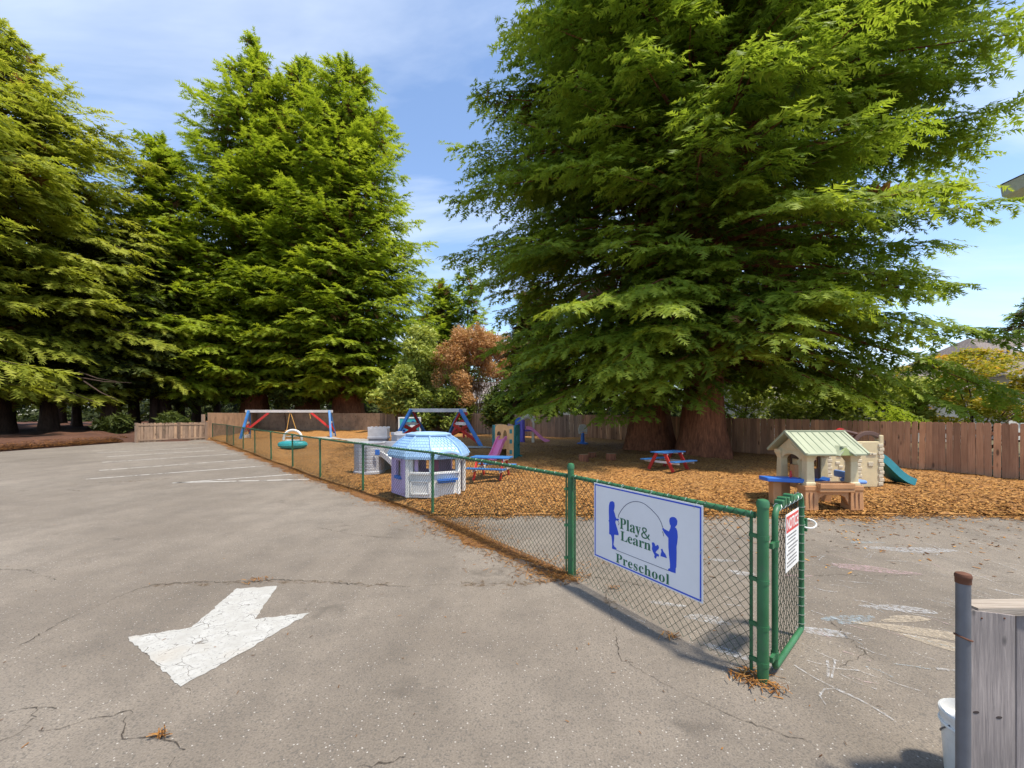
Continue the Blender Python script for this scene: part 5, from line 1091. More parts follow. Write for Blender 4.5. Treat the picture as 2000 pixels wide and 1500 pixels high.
m = MB(); m.panel(.62, .52, [(.34,.52,.20,.44)], .30, .34, -.22, .40); m.build('back_wall', C_BROWN, tanh, bevel=.006)
m = MB(); m.prism([(-.18,.395),(.36,.395),(.36,.46)] + [(.09+.22*math.cos(t), .40+.05*math.sin(t)) for t in (0.2,1.57,2.9)] + [(-.18,.46)], .08, .28, 'y'); m.build('inner_counter', C_BLUE, tanh, bevel=.006)
m = MB(); m.box(-.20,-.02,.14,.30,.40,.80); m.build('toy_stove', C_TAN, tanh, bevel=.015); MB().box(-.31,-.23,.06,.20,.28,.70).build('toy_cupboard', C_CLAY, tanh, bevel=.015)
MB().lathe([(.02,0),(.025,.05),(.014,.08),(.014,.12)], 10, (-.50,-.12,.50)).build('tap', C_RED, tanh, smooth=True)

# ---- stone-look climber with teal slide behind it
kx, ky = 7.75, 9.75
stn = thing('stone_climber', 'tan stone-patterned climber with brown arches and teal slide behind the tan playhouse', 'climber', (kx, ky, gz(kx, ky)))
def stone_panel(wd, ht, M, name='stone_panel'):
    o = MB().panel(wd, ht, [], -.035, .035).xf(M).build(name, C_TAN, stn, bevel=.02)
    z = .04; row = 0
    while z < ht-.08:
        hh = .085
        for x0 in (0.0, wd-.11): MB().box(x0+(.0 if row % 2 else .02 if x0 == 0 else -.02), x0+.11+(0 if row % 2 else .02 if x0 == 0 else -.02), -.055, .055, z, z+hh-.008).xf(M).build('stone_block', plastic('toy_stone', (.56,.48,.34)), o, bevel=.012)
        z += hh; row += 1
    for _ in range(4):
        x, zz = random.uniform(.2, wd-.25), random.uniform(.12, ht-.15); MB().box(x, x+random.uniform(.08,.14), -.05, -.03, zz, zz+.06).xf(M).build('foot_hold', plastic('toy_stone', (.56,.48,.34)), o, bevel=.015)
    return o
stone_panel(.62, 1.02, Matrix.Translation((-.12,-.40,0))); stone_panel(.55, 1.02, Matrix.Translation((-.75,-.36,0))); stone_panel(.62, 1.02, Matrix.Translation((-.12,.42,0)))
for y in (-.37, .42):
    out_ = [(-.14+.33+.36*math.cos(t), .95+.30*math.sin(t)) for t in np.linspace(0.05, 3.09, 15)]; inn_ = [(-.14+.33+.27*math.cos(t), .95+.21*math.sin(t)) for t in np.linspace(3.0, .14, 15)]
    MB().prism(out_+inn_, y-.05, y+.05, 'y').build('arch_rail', C_BROWN, stn, bevel=.01)
MB().tube([(-.9,-.36,1.06),(-.6,-.36,1.22),(-.3,-.36,1.24),(-.05,-.36,1.18)], .04, 8).build('arch_rail', C_BROWN, stn, smooth=True)
MB().box(.40,.50,-.44,-.30,.90,1.16).build('corner_cap', C_TAN, stn, bevel=.02)
MB().lathe([(.11,0),(.11,.05),(.0,.05)], 16).xf(Matrix.Translation((-.30,-.2,1.2)) @ Matrix.Rotation(R(90), 4, 'X')).build('steering_wheel', C_RED, stn)
MB().box(-.7,.46,-.34,.38,.50,.56).build('platform', C_BROWN, stn, bevel=.01); MB().panel(.9, .8, [(.3,.6,.2,.5)], .30, .34, -.95).build('inner_wall', C_BROWN, stn)
slide_part('chute', swoop((.46,.02,.64), (1.40,.02,.03), wave=.05), (0,1,0), .50, .13, plastic('toy_sea', (.03,.27,.33)), stn)

# ================================================================== trees
def frond(npairs, seed, width=.34, leaf=.085, droop=.26):
    """feathery spray along +x, unit long: uneven leaflet triangles to either side of a bowed stem"""
    r_ = np.random.default_rng(seed); V = []; T = []; tt = []; bow = r_.uniform(-.16, .16); kink = r_.uniform(-.06, .06)
    def st(t): return np.array([t, bow*t*t + kink*math.sin(t*5), -droop*t*t + .03*math.sin(t*9+seed)])
    for k in range(npairs):
        for s in (-1, 1):
            t = .04 + .88*(k+r_.uniform(-.3, .3)+.3)/npairs; w_ = width*(math.sin(math.pi*(.16+.78*t))**.7)*r_.uniform(.55, 1.25); lf = leaf*r_.uniform(.75, 1.35)
            a, b_ = st(t-lf*.6), st(t+lf*.7); tip = st(t) + np.array([r_.uniform(.10, .30), s*w_, r_.uniform(-.16, .06)*w_*2.2-.03])
            n = len(V); V += [a, b_, tip]; T.append((n, n+1, n+2) if s < 0 else (n, n+2, n+1)); tt += [-.12, -.08, r_.uniform(.04, .18)]
    n = len(V); e = st(.88); V += [e+np.array([0, -.03, 0]), e+np.array([0, .03, 0]), st(1.0)+np.array([.12, 0, 0])]; T.append((n, n+1, n+2)); tt += [0, 0, .15]
    return np.array(V), np.array(T), np.array(tt)
FR = {n: [frond(n, 7*n+k, leaf=.92/n*.66+.012) for k in range(5)] for n in (3, 4, 5, 6, 7)}

def expand(O, X, Z, S, tint, tpls, name):
    X = X/np.linalg.norm(X, axis=1, keepdims=True); Y = np.cross(Z, X); Y /= np.linalg.norm(Y, axis=1, keepdims=True)+1e-9; Zc = np.cross(X, Y)
    VV = []; TT = []; NN = []; off = 0
    for k, (V0, T0, t0) in enumerate(tpls):
        i = np.arange(k, len(O), len(tpls)); n = len(i)
        V = O[i][:, None, :] + S[i][:, None, None]*(V0[None, :, 0:1]*X[i][:, None, :] + V0[None, :, 1:2]*Y[i][:, None, :] + V0[None, :, 2:3]*Zc[i][:, None, :])
        VV.append(V.reshape(-1, 3)); TT.append((T0[None] + (np.arange(n)*len(V0))[:, None, None]).reshape(-1, 3)+off); NN.append(np.clip(tint[i][:, None]+t0[None], 0, 1).ravel()); off += n*len(V0)
    return tri_mesh(name, np.concatenate(VV), np.concatenate(TT), np.concatenate(NN))

def trunk_mesh(r0, H, seg=26, rows=26, flare=.55, lean=(0, 0), flute=.07, top=.03):
    V = []; ph = rng.uniform(0, 6.28, 6)
    for j in range(rows):
        t = (j/(rows-1))**1.6; z = -.3 + (H+.3)*t; rr = r0*(1-(1-top)*min(1, max(0, z)/H)) + flare*r0*math.exp(-max(0, z)/(.75*r0+.3))
        for i in range(seg):
            a = 2*math.pi*i/seg; q = 1 + flute*(math.sin(7*a+ph[0]+z*.3)+.7*math.sin(13*a+ph[1]-z*.5)+.5*math.sin(4*a+ph[2])) + .02*rng.normal()
            V.append((rr*q*math.cos(a)+lean[0]*z, rr*q*math.sin(a)+lean[1]*z, z))
    T = [(j*seg+i, j*seg+(i+1) % seg, (j+1)*seg+(i+1) % seg, (j+1)*seg+i) for j in range(rows-1) for i in range(seg)]
    me = tri_mesh('trunk', V, T); me.shade_smooth(); return me

def conifer(name, label, cat, loc, H, prof, nb, fl, npairs, zmin, leafm, barkm, r0, seed, group=None, ell=(1, 1), slope=(.10, -.42, .20), low_droop=.25, inner=.36, sp2=.42, spf=.26, tint0=.42, azr=None, lean=(0, 0), wood_r=.011, rot_up=0.0, flare=.55, asym=None, side=1.0, zfull=99., core=7, zlow=.6, lowk=1.0):
    t = thing(name, label, cat, loc, 0, group)
    link('trunk', trunk_mesh(r0, H, lean=lean, flare=flare), barkm, t)
    rg = np.random.default_rng(seed); pz = [p[0] for p in prof]; pr = [p[1] for p in prof]
    zs = np.linspace(zmin, H*.985, 400); wts = (np.interp(zs, pz, pr)**.9 + .35)*np.where(zs < zfull, 1.0, .45)*np.where(zs < 6.5, lowk, 1.0); cdf = np.cumsum(wts); cdf /= cdf[-1]
    O = []; X = []; Z = []; S = []; TT = []; bmb = MB(); az = rg.uniform(0, 6.28)
    for i in range(nb):
        z0 = float(np.interp((i+rg.uniform(0, 1))/nb, cdf, zs)); az = (az + 2.39996 + rg.normal(0, .25)) % (2*math.pi)
        if azr and rg.random() < azr[2]: az = rg.uniform(azr[0], azr[1])
        Rr = float(np.interp(z0, pz, pr)); ca, sa = math.cos(az), math.sin(az)
        Lb = Rr*rg.uniform(.74, 1.10)*math.hypot(ca*ell[0], sa*ell[1])
        if asym: Lb *= asym(az, z0)
        if Lb < .4: Lb = .4
        frac = z0/H; a, b_, c_ = slope[0]+.30*frac+rg.normal(0, .05), slope[1]-low_droop*(1-frac)**3+rg.normal(0, .05), slope[2]+rg.normal(0, .04)
        zl = zlow(az) if callable(zlow) else zlow
        bend = rg.normal(0, .12); tb = rg.normal(0, .10)
        def pos(s):
            s = np.asarray(s, float); lat = bend*s*s*Lb
            zz = z0 + Lb*(a*s+b_*s**2+c_*s**3) + rot_up*s*Lb
            return np.stack([ca*Lb*s-sa*lat+lean[0]*z0, sa*Lb*s+ca*lat+lean[1]*z0, np.where(zz < zl+1.2, zl+1.2*np.exp((np.minimum(zz, zl+1.2)-zl-1.2)/1.2), zz)], -1)
        pts = pos(np.linspace(0, .92, 5)); bmb.tube([Vector(p) for p in pts], [max(.012, wood_r*Lb*(1-.88*q)) for q in np.linspace(0, 1, 5)], 4)
        away = max(0., min(1., ((ca*t.location.x+sa*t.location.y)/math.hypot(t.location.x, t.location.y)-.15)/.35)); sp2_, spf_, fl_ = sp2*(1+.5*away), spf*(1+1.0*away), fl*(1+.45*away)      # far side coarser
        n2 = max(3, int(Lb*(1-inner)/sp2_)); ss = inner + (1-inner)*(np.arange(n2)+rg.uniform(0, 1, n2)*.6)/n2
        base = pos(ss); fwd = pos(np.minimum(ss+.03, 1.02))-base; fwd /= np.linalg.norm(fwd, axis=1, keepdims=True)
        for k in range(n2):
            for sd in (-1, 1):
                ang = sd*(R(66)-R(34)*ss[k]+rg.normal(0, .12)); l2 = side*(.10+.36*(1-ss[k]))*Lb*rg.uniform(.65, 1.25); l2 = max(l2, fl*.6)
                f = fwd[k]; hx_, hy_ = f[0]*math.cos(ang)-f[1]*math.sin(ang), f[0]*math.sin(ang)+f[1]*math.cos(ang)
                d2 = np.array([hx_, hy_, f[2]*.5+rg.normal(.02, .06)])
                nf = max(2, int(l2/spf_)); q = (np.arange(nf)+.7)/nf
                o = base[k] + np.outer(q*l2, d2); o[:, 2] -= .20*l2*q*q
                sg = np.where(np.arange(nf) % 2 == 0, 1., -1.)*R(38) + rg.normal(0, .22, nf); sg[-1] *= .2
                x = np.stack([d2[0]*np.cos(sg)-d2[1]*np.sin(sg), d2[0]*np.sin(sg)+d2[1]*np.cos(sg), d2[2]-.30*q+rg.normal(-.05, .16, nf)], 1)
                zz = np.stack([rg.normal(0, .30, nf), rg.normal(0, .30, nf), np.ones(nf)], 1)
                O.append(o); X.append(x); Z.append(zz); S.append(fl_*rg.uniform(.65, 1.4, nf)*(1.05-.25*q))
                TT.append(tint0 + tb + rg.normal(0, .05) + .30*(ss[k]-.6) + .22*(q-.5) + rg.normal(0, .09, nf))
        nc_ = core; q = rg.uniform(.10, inner+.22, nc_); o = pos(q); o[:, :2] += rg.normal(0, .09*Lb, (nc_, 2)); o[:, 2] += rg.normal(0, .3, nc_)      # inner sprays: crown shade put into a darker tint, some dead brown
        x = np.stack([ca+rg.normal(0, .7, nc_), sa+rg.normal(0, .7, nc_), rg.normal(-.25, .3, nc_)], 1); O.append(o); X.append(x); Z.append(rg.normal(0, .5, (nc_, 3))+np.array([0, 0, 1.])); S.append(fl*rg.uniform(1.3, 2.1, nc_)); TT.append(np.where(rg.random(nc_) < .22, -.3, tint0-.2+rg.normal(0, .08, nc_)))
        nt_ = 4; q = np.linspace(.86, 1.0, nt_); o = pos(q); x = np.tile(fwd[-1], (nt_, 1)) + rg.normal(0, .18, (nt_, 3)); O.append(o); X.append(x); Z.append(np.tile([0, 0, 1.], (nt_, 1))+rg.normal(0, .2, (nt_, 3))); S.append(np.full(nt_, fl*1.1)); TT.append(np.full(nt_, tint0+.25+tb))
    # leader at the top
    nl = 60; zt = H*(.93+.075*rg.random(nl)); an = rg.uniform(0, 6.28, nl); O.append(np.stack([lean[0]*zt, lean[1]*zt, zt], 1)); X.append(np.stack([np.cos(an)*.6, np.sin(an)*.6, rg.uniform(.2, 1.2, nl)], 1)); Z.append(np.stack([-np.cos(an), -np.sin(an), np.full(nl, .8)], 1)); S.append(np.full(nl, fl*.9)); TT.append(np.full(nl, tint0+.1))
    O = np.concatenate(O); X = np.concatenate(X); Z = np.concatenate(Z); S = np.concatenate(S); TT = np.concatenate(TT)
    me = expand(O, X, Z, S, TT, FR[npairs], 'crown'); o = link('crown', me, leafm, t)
    bmb.build('branches', barkm, t, kind='stuff')
    print(name, 'fronds', len(O), 'tris', len(me.polygons))
    return t

def edge_noise(seed, amp=.16):
    r_ = np.random.default_rng(seed); p = r_.uniform(0, 6.28, 4)
    return lambda az, z: 1 + amp*(math.sin(3*az+p[0]+z*.5)*.6+math.sin(5*az+p[1]-z*.9)*.5+math.sin(z*1.9+p[2])*.4)

def lean_noise(seed, left):
    f = edge_noise(seed); return lambda az, z: f(az, z)*(1 - (1-left)*max(0, -math.cos(az))**.7)*(1 - .34*max(0, math.cos(az))**.7*max(0, 1-z/9))

# the two big redwoods over the yard
PROF_BIG = [(1, 6.6), (3, 7.7), (6, 8.7), (10, 9.4), (15, 9.2), (20, 8.4), (25, 6.2), (30, 3.0), (34, .4)]
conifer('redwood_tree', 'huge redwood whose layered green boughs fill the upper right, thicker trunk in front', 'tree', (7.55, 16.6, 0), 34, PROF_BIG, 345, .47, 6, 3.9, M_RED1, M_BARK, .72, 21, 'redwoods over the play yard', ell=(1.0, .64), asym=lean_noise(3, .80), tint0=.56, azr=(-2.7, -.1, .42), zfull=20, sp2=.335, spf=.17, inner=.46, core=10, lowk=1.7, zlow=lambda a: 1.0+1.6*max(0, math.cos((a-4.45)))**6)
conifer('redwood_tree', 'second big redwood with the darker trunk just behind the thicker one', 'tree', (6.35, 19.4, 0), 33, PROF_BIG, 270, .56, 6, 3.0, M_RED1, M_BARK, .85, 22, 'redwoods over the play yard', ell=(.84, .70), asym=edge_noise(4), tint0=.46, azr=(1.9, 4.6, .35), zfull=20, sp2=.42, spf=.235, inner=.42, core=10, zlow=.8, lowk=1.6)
# grove at the far end: three tops close together
PROF_G = [(2, 7.0), (6, 9.2), (12, 9.2), (18, 8.4), (25, 7.0), (31, 5.6), (36, 3.8), (39, 1.8), (40, .6)]
GR = 'redwood grove beyond the far end of the yard'
def gp_(px, Y): return ((px-1000)/FPX*Y, Y, 0)
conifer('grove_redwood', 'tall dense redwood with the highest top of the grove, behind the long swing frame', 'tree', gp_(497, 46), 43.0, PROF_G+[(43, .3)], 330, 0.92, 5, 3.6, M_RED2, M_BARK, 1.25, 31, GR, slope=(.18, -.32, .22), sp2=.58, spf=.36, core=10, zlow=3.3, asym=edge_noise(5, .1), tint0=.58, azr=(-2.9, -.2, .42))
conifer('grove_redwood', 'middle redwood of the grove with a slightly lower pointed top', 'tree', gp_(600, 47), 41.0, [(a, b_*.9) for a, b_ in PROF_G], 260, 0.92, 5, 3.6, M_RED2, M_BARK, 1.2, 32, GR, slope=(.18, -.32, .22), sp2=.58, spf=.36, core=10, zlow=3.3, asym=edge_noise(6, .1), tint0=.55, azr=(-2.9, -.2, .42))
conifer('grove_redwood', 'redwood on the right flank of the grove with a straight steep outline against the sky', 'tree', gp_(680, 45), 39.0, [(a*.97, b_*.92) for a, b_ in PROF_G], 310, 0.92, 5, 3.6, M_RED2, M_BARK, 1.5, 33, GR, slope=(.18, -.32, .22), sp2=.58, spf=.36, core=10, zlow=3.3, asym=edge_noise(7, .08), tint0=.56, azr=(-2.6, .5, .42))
# big ones along the lot's left edge
PROF_L = [(2, 6.0), (6, 8.6), (12, 9.0), (18, 8.0), (24, 6.0), (30, 3.6), (36, .5)]
LG = 'conifers along the far edge of the lot'
conifer('lot_conifer', 'wide olive-green conifer whose top leaves the upper left corner of the view', 'tree', gp_(-5, 33), 32.5, [(2, 8), (6, 10.6), (12, 11.4), (18, 10.8), (22, 8.6), (26, 5.4), (29, 3.0), (32.5, .5)], 330, .90, 5, 3.2, M_CYP, M_BARKD, .75, 41, LG, ell=(1, .8), slope=(.14, -.36, .16), sp2=.62, spf=.40, core=9, zlow=2.9, asym=edge_noise(8, .14), tint0=.58, azr=(-2.2, .4, .45))
conifer('lot_conifer', 'shorter conifer filling the gap between the olive-green one and the grove', 'tree', gp_(318, 41), 28.5, [(2, 6), (8, 7.2), (14, 6.6), (20, 4.6), (25, 2.2), (28.5, .4)], 200, 1.0, 5, 3.8, M_RED2, M_BARKD, .65, 42, LG, slope=(.14, -.34, .2), sp2=.66, spf=.45, core=9, zlow=3.0, asym=edge_noise(9), tint0=.54, azr=(-2.4, .0, .45))
conifer('lot_conifer', 'nearest conifer at the left margin with loose yellowish boughs', 'tree', (-39.0, 25.0, 0), 33, [(2, 6), (6, 9), (12, 9.5), (18, 8.8), (24, 6.5), (33, .5)], 200, .98, 5, 3.6, M_CYP, M_BARKD, .7, 43, LG, slope=(.12, -.36, .16), sp2=.66, spf=.45, core=9, zlow=3.0, asym=edge_noise(10), tint0=.46, azr=(-1.2, 1.6, .5))

# dim wood behind
FGRP = 'trees of the dim wood behind the lot'
FT = [(-60,44,.45,'first'), (18,38,.42,''), (95,34.5,.55,''), (150,43,.4,''), (205,36,.48,''), (262,44,.5,''), (300,40,.36,''), (352,46,.42,''), (385,52,.5,''), (425,55,.45,''), (120,56,.5,''), (230,58,.5,''), (20,54,.5,''), (330,62,.5,'')]
LBL = ['trunk cut by the left edge of the view in the dim wood', 'dark trunk nearest the left margin under the conifers', 'stout dark trunk at the lot edge under the olive-green conifer', 'thin trunk standing back in the dim wood', 'leaning dark trunk between the stout one and the low board fence', 'trunk just left of the low board fence', 'slim trunk rising behind the end of the low board fence', 'trunk seen over the middle of the low board fence', 'trunk seen over the right end of the low board fence', 'dark trunk beside the weathered end post', 'far trunk glimpsed between the stout and thin ones', 'far trunk glimpsed behind the leaning one', 'far trunk glimpsed near the left margin', 'far trunk glimpsed above the low board fence']
for k, ((px, Y, r_, _), lb) in enumerate(zip(FT, LBL)):
    hh = random.uniform(14, 17.5)
    conifer('forest_tree', lb, 'tree', gp_(px, Y), hh, [(3, 3.5), (7, 5.0), (11, 4.2), (15, 2.2), (18, .4)], 64, 1.1, 4, 4.2, M_SHADELEAF, M_BARKD, r_, 60+k, FGRP, sp2=.85, spf=.55, core=7, tint0=.30, lean=(random.uniform(-.03, .03)+(.16 if k == 4 else 0), random.uniform(-.02, .02)), flare=.35)

# far conifers in the gap and behind the houses
conifer('far_conifer', 'bright green conifer in the gap between grove and big redwoods', 'tree', gp_(862, 64), 21.5, [(3, 4), (8, 5), (14, 3.8), (19, 1.6), (21.5, .3)], 110, 1.3, 5, 2.0, M_RED2, M_BARKD, .4, 81, None, sp2=.9, spf=.6, tint0=.60, slope=(.25, -.2, .1))
conifer('far_pine', 'thin pine with a bare leader poking above the gap', 'tree', gp_(914, 62), 22.8, [(3, 3.8), (8, 4.6), (12, 3.8), (15, 2.8), (18, 2.2), (21, 1.5), (22.8, .5)], 60, 1.05, 5, 2.0, M_RED1, M_BARKD, .35, 82, None, sp2=.9, spf=.6, tint0=.62, slope=(.35, -.15, .1))
conifer('far_conifer', 'dark conifer low behind the left boughs of the big redwoods', 'tree', gp_(1045, 33), 11.5, [(1, 2.8), (4, 2.8), (8, 1.9), (11.5, .3)], 110, .8, 5, 1.6, M_RED1, M_BARKD, .3, 83, None, sp2=.6, spf=.42, tint0=.20)
conifer('far_conifer', 'small pointed conifer above the ridge of the grey-roofed house', 'tree', gp_(1932, 62), 13.0, [(4, 3), (9, 2.2), (13, .3)], 40, 1.0, 5, 3.0, M_RED1, M_BARKD, .3, 84, None, sp2=.8, spf=.5, tint0=.4)
conifer('far_conifer', 'dark conifer at the right edge behind the grey-roofed house', 'tree', gp_(2010, 48), 14.6, [(3, 5), (8, 4.6), (12, 2.4), (14.6, .3)], 60, .95, 5, 3.0, M_RED1, M_BARKD, .35, 85, None, sp2=.7, spf=.5, tint0=.28)

# far mass of wood closing the view
def far_mass():
    rg = np.random.default_rng(200); n = 30000
    a = rg.uniform(-1.25, 1.2, n); d = rg.uniform(72, 95, n); x = np.tan(a*.9)*d; hmax = 8.5+3.0*np.sin(x*.11)+2.0*np.sin(x*.31+1)-np.clip(x*.03, -1.5, 4); z = np.where(rg.random(n) < .45, rg.uniform(0, 4, n), hmax*rg.uniform(0, 1, n)**.8)
    O = np.stack([x, d, z], 1); an = rg.uniform(0, 6.28, n)
    X = np.stack([np.cos(an), np.sin(an), rg.normal(.1, .4, n)], 1); Z = rg.normal(0, .5, (n, 3))+np.array([0, -.5, 1.])
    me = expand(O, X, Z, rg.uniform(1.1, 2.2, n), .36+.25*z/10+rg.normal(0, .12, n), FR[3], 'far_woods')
    tag(link('far_woods', me, M_SHADELEAF), 'distant mass of dark green woods closing the view', 'woods', kind='stuff')
far_mass()

# broad-leaved shrubs: stems and a cloud of leaves in lumps
def shrub(name, label, cat, loc, lumps, n, leaf, mat, seed, stems=6, stem_r=.03, group=None, flat=.5, tint0=.5, stem_mat=None, elong=1.0):
    t = thing(name, label, cat, loc, 0, group); rg = np.random.default_rng(seed); m = MB()
    vol = np.array([l[3]*l[4]*l[5] for l in lumps]); cnt = rg.multinomial(n, vol/vol.sum()); P = []; TT = []
    for (x, y, z, rx, ry, rz), c in zip(lumps, cnt):
        d = rg.normal(0, 1, (c, 3)); d /= np.linalg.norm(d, axis=1, keepdims=True); rad = rg.uniform(.35, 1, c)**.5
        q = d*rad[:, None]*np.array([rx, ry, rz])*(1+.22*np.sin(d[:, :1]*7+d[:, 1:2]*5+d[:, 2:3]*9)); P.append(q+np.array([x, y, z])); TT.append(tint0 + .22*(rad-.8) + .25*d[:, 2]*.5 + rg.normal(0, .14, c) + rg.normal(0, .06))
    P = np.concatenate(P); TT = np.clip(np.concatenate(TT), 0, 1); c = len(P)
    u = rg.normal(0, 1, (c, 3)); u[:, 2] *= flat; u /= np.linalg.norm(u, axis=1, keepdims=True); v = np.cross(u, rg.normal(0, 1, (c, 3))+np.array([0, 0, 1.2])); v /= np.linalg.norm(v, axis=1, keepdims=True)+1e-9
    s = leaf*rg.uniform(.6, 1.4, c)[:, None]
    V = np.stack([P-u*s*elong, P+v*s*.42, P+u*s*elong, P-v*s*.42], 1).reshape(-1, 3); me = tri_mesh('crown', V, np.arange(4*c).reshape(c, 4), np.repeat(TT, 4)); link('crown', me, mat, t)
    for k in range(stems):
        l = lumps[k % len(lumps)]; e = np.array(l[:3]) + rg.normal(0, .35, 3)*np.array(l[3:]); b0 = rg.normal(0, .10+.02*stems, 2)*(.5 if stems < 8 else .35); pts = []
        for i in range(7):
            f = i/6; pts.append((b0[0]+(e[0]-b0[0])*f**1.5+rg.normal(0, .03), b0[1]+(e[1]-b0[1])*f**1.5+rg.normal(0, .03), e[2]*f-.05))
        m.tube([Vector(p) for p in pts], [stem_r*(1-.8*i/6) for i in range(7)], 5)
    m.build('trunk', stem_mat or M_BARKD, t); return t

c = gp_(918, 37); L_ = []
for k in range(58):
    a = random.uniform(0, 6.28); rr = 3.2*math.sqrt(random.random()); zt = 9.0-.16*rr*rr; z = max(2.6, zt-abs(random.gauss(0, 2.4))); L_.append((rr*math.cos(a), rr*math.sin(a)*.7, z, random.uniform(.5, 1.0), random.uniform(.5, .9), random.uniform(.5, .9)))
PALE = bark_mat('pale_bark', (.12,.075,.045), (.26,.17,.10))
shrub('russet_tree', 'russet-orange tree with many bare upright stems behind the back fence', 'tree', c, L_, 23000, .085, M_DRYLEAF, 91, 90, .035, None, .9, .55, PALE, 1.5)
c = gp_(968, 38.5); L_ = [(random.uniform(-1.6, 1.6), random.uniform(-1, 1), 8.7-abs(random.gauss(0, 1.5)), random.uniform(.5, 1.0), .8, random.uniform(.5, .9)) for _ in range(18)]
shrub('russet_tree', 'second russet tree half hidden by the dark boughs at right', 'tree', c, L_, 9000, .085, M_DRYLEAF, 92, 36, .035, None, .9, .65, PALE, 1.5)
c = gp_(822, 38); L_ = [(random.uniform(-1.6, 1.5), random.uniform(-1, 1), random.uniform(2.0, 9.0), random.uniform(.8, 1.3), 1.0, random.uniform(.8, 1.2)) for _ in range(26)]
L_ = [l for l in L_ if abs(l[0]) < 1.9-(l[2]-2)*.14]
shrub('willow_shrub', 'tall pale green shrub between the grove and the russet tree', 'shrub', c, L_, 17000, .14, M_SHRUB, 93, 14, .05, None, .6, .66, None, 1.5)
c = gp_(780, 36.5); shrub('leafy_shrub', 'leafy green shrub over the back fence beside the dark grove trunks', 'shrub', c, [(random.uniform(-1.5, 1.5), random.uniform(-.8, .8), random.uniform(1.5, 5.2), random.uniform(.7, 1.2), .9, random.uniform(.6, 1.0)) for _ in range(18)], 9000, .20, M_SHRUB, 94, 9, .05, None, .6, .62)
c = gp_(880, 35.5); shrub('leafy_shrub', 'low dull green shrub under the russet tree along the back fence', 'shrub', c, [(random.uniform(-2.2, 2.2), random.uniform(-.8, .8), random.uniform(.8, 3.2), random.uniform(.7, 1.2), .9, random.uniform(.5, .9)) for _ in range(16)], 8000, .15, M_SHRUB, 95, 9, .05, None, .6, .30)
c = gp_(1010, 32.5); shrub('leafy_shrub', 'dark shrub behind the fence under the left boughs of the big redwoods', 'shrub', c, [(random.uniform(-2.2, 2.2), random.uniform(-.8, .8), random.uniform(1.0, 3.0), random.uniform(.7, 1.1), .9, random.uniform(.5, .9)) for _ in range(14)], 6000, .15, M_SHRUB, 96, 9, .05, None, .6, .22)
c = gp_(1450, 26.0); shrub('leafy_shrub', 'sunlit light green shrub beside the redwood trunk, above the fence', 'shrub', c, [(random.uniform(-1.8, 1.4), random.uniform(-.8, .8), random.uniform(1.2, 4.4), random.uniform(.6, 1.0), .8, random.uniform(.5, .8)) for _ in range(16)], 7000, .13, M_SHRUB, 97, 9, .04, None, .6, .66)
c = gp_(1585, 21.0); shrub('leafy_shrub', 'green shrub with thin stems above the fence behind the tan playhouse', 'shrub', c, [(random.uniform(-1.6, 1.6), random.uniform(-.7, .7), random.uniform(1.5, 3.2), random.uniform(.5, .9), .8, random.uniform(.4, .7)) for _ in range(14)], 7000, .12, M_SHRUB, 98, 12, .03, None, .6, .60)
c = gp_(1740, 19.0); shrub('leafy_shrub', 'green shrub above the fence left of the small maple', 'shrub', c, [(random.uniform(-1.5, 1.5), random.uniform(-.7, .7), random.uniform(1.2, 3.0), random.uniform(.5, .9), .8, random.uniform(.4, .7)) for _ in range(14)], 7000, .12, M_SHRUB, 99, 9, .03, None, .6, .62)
# small maple in horizontal layers
c = (20.4, 18.4, 0); L_ = []
for k in range(100):
    a = random.uniform(0, 6.28); rr = 3.1*math.sqrt(random.random()); L_.append((rr*math.cos(a), rr*math.sin(a), 1.5+random.random()*2.9-.05*rr*rr, random.uniform(.25, .65), random.uniform(.25, .6), random.uniform(.10, .30)))
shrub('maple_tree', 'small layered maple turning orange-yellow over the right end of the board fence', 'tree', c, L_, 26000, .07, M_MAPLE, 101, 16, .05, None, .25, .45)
# ferns at the wood's edge
for k, ((px, Y), lb) in enumerate(zip(((228, 31), (335, 31.5), (560, 40.0)), ('fern clump at the foot of the leaning dark trunk', 'fern clump behind the low board fence', 'dark shrub between the two grove trunks'))):
    cc = gp_(px, Y); shrub('fern_clump' if k < 2 else 'leafy_shrub', lb, 'fern' if k < 2 else 'shrub', cc, [(random.uniform(-.9, .9), random.uniform(-.5, .5), random.uniform(.5, 1.3) + (2.0 if k == 2 else 0), .6, .5, .5) for _ in range(6)], 2200, .16, M_SHADELEAF, 110+k, 4, .03, None, .8, .5, None, 2.0)

# fallen and dead limbs hanging under the left conifers
m = MB()
for k in range(9):
    b0 = Vector(gp_(random.uniform(-20, 170), 30)); z = random.uniform(3.6, 5.0); e = b0 + Vector((random.uniform(1.5, 4.5), random.uniform(-2, 1), random.uniform(-1.6, -.4)))
    m.tube([b0+Vector((0,0,z)), b0.lerp(e, .5)+Vector((0,0,z*.97)), Vector((e.x, e.y, z+e.z))], [.05, .035, .012], 5)
tag(m.build('dead_limbs', M_BARKD), 'bare dead limbs drooping under the left conifers', 'branches', kind='stuff')

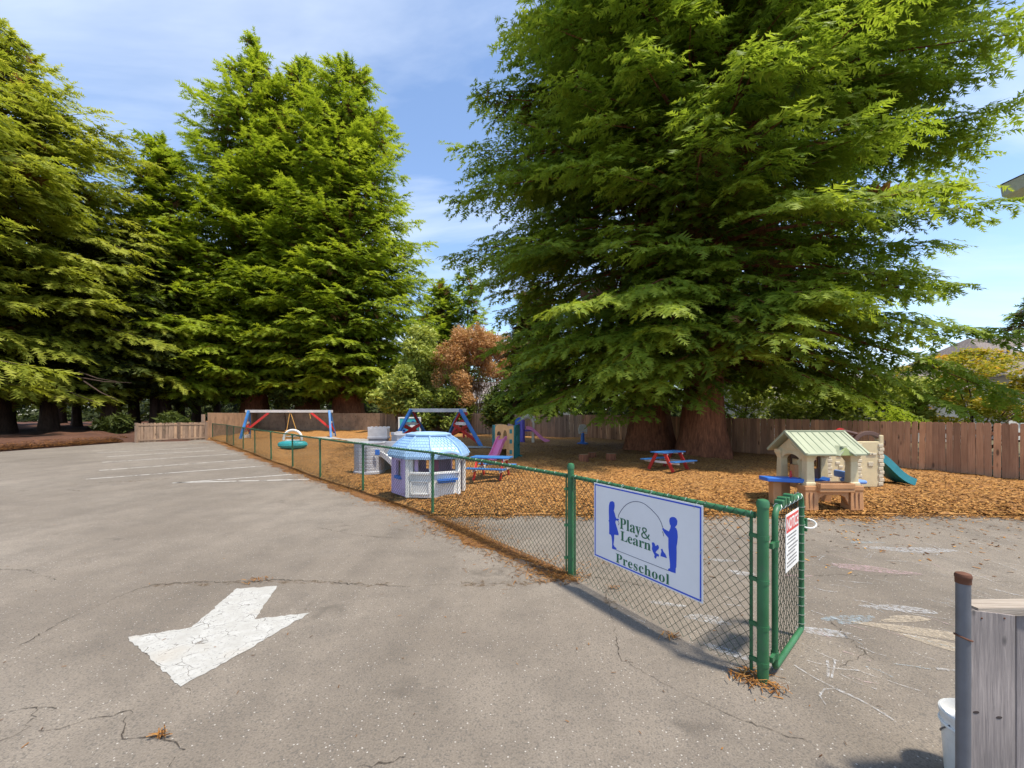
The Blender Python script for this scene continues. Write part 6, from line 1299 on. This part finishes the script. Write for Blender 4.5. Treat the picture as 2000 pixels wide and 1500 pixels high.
# ================================================================== houses beyond the fence
M_STUC = litter_ground('pale_siding', (.60,.57,.52), (.68,.65,.60), 3); M_ROOF = shingle_mat('grey_shingle', (.18,.145,.13), (.24,.195,.175)); M_TRIM = simple('white_trim', (.72,.72,.72), .6); M_GLASS = simple('dark_pane', (.04,.05,.06), .12); M_ROOF2 = shingle_mat('brown_shingle', (.24,.205,.20), (.31,.27,.26))
def gable_house(name, label, x0, x1, y0, y1, hw, hr, oh=.5, mat=M_ROOF, hip=0.0):
    t = thing(name, label, 'house', (x0, y0, 0)); wd, dp = x1-x0, y1-y0; ym = dp/2
    m = MB(); m.box(0, wd, 0, dp, 0, hw); m.add([(0,0,hw),(0,dp,hw),(hip,ym,hr-.05),(wd,0,hw),(wd,dp,hw),(wd,ym,hr-.05)], [(0,1,2),(3,5,4)]); m.build('wall', M_STUC, t)
    sl_ = (hr-hw)/ym; ze = hw-oh*sl_; rf = None
    for ya, yb in ((-oh, ym), (dp+oh, ym)):
        m = MB(); xr = hip if hip else -oh; m.add([(-oh,ya,ze),(wd+oh,ya,ze),(wd+oh,yb,hr),(xr,yb,hr),(-oh,ya,ze+.14),(wd+oh,ya,ze+.14),(wd+oh,yb,hr+.14),(xr,yb,hr+.14)], [(0,1,2,3),(4,5,6,7),(0,1,5,4),(1,2,6,5),(2,3,7,6),(3,0,4,7)])
        o = m.build('roof', mat, t); rf = rf or o
    if hip: MB().add([(-oh,-oh,ze),(-oh,dp+oh,ze),(hip,ym,hr),(-oh,-oh,ze+.14),(-oh,dp+oh,ze+.14),(hip,ym,hr+.14)], [(0,1,2),(3,5,4),(0,3,4,1),(1,4,5,2),(2,5,3,0)]).build('roof', mat, t)
    m = MB(); m.box(-oh, wd+oh, -oh-.06, -oh-.005, ze-.06, ze+.12); m.build('gutter', M_TRIM, t)
    return t, rf, (lambda x, f: Vector((x, -oh+(ym+oh)*f, ze+.14+(hr-ze)*f)))
hA, rA, onA = gable_house('house', 'grey-roofed house with a skylight and vent pipes behind the maple', 32.2, 48, 27.2, 38, 4.35, 7.4, hip=3.2)
for x, f in ((3.9, .86), (3.2, .55), (3.4, .38)):
    p = onA(x, f); MB().tube([p-Vector((0,0,.1)), p+Vector((0,0,.55))], .09, 8).build('vent_pipe', M_GLASS, rA)
p = onA(4.9, .62); sk = MB(); sk.box(-.65,.65,-.42,.42,-.05,.10).xf(Matrix.Translation(p) @ Matrix.Rotation(math.atan2(3.35, 5.9), 4, 'X')); so_ = sk.build('skylight', M_TRIM, rA)
MB().box(-.55,.55,-.34,.34,.101,.115).xf(Matrix.Translation(p) @ Matrix.Rotation(math.atan2(3.35, 5.9), 4, 'X')).build('pane', simple('sky_pane', (.55,.62,.72), .1), so_)
for x in (.7, 4.2):
    wo = MB().panel(1.5, 1.3, [(.1,.7,.1,1.2),(.8,1.4,.1,1.2)], -.06, .0, x, 1.0).build('window', M_TRIM, hA); MB().box(x+.08, x+1.42, -.02, -.006, 1.08, 2.22).build('pane', M_GLASS, wo)
hW, rW, _ = gable_house('house_wing', 'low wing with pale roof left of the grey-roofed house', 24.2, 27.4, 25.0, 30.6, 2.95, 4.15)
hB, rB, _ = gable_house('house', 'pale house with brown roof glimpsed beside the redwood trunk', 17.6, 28.2, 31.0, 39.0, 2.75, 4.9, .6, M_ROOF2)
for x in (1.0, 4.6, 7.6):
    wo = MB().panel(1.4, 1.2, [(.1,.65,.1,1.1),(.75,1.3,.1,1.1)], -.06, .0, x, .95).build('window', M_TRIM, hB); MB().box(x+.08, x+1.32, -.02, -.006, 1.03, 2.07).build('pane', M_GLASS, wo)
hC, rC, _ = gable_house('house', 'pale house glimpsed between the stems of the russet tree', -4.2, 6.5, 47, 55, 3.2, 5.4, .5, M_ROOF2)
# tall building at the right whose eave end enters the view
et = thing('building', 'white boxed eave of a tall building at the upper right edge', 'building', (16.27, 14.0, 0))
m = MB(); m.prism([(0,9.30),(6.8,11.4),(13.6,9.30),(13.6,9.34),(6.8,11.46),(.0,9.34)], 0, -5, 'y'); m.build('roof', M_ROOF, et)
m = MB(); m.prism([(0,9.295),(6.8,11.38),(13.6,9.295),(13.3,8.82),(.42,8.82),(.06,8.93)], -.003, -4.9, 'y'); m.build('eave', simple('eave_white', (.86,.86,.86), .6), et)
m = MB(); m.box(1.75, 12.2, -4.6, -.4, 0, 8.81)
m.build('wall', M_STUC, et)
wo = MB().box(1.70, 1.748, -3.2, -1.6, 1.4, 3.0).build('window', M_TRIM, et); MB().box(1.685, 1.698, -3.1, -1.7, 1.5, 2.9).build('pane', M_GLASS, wo)
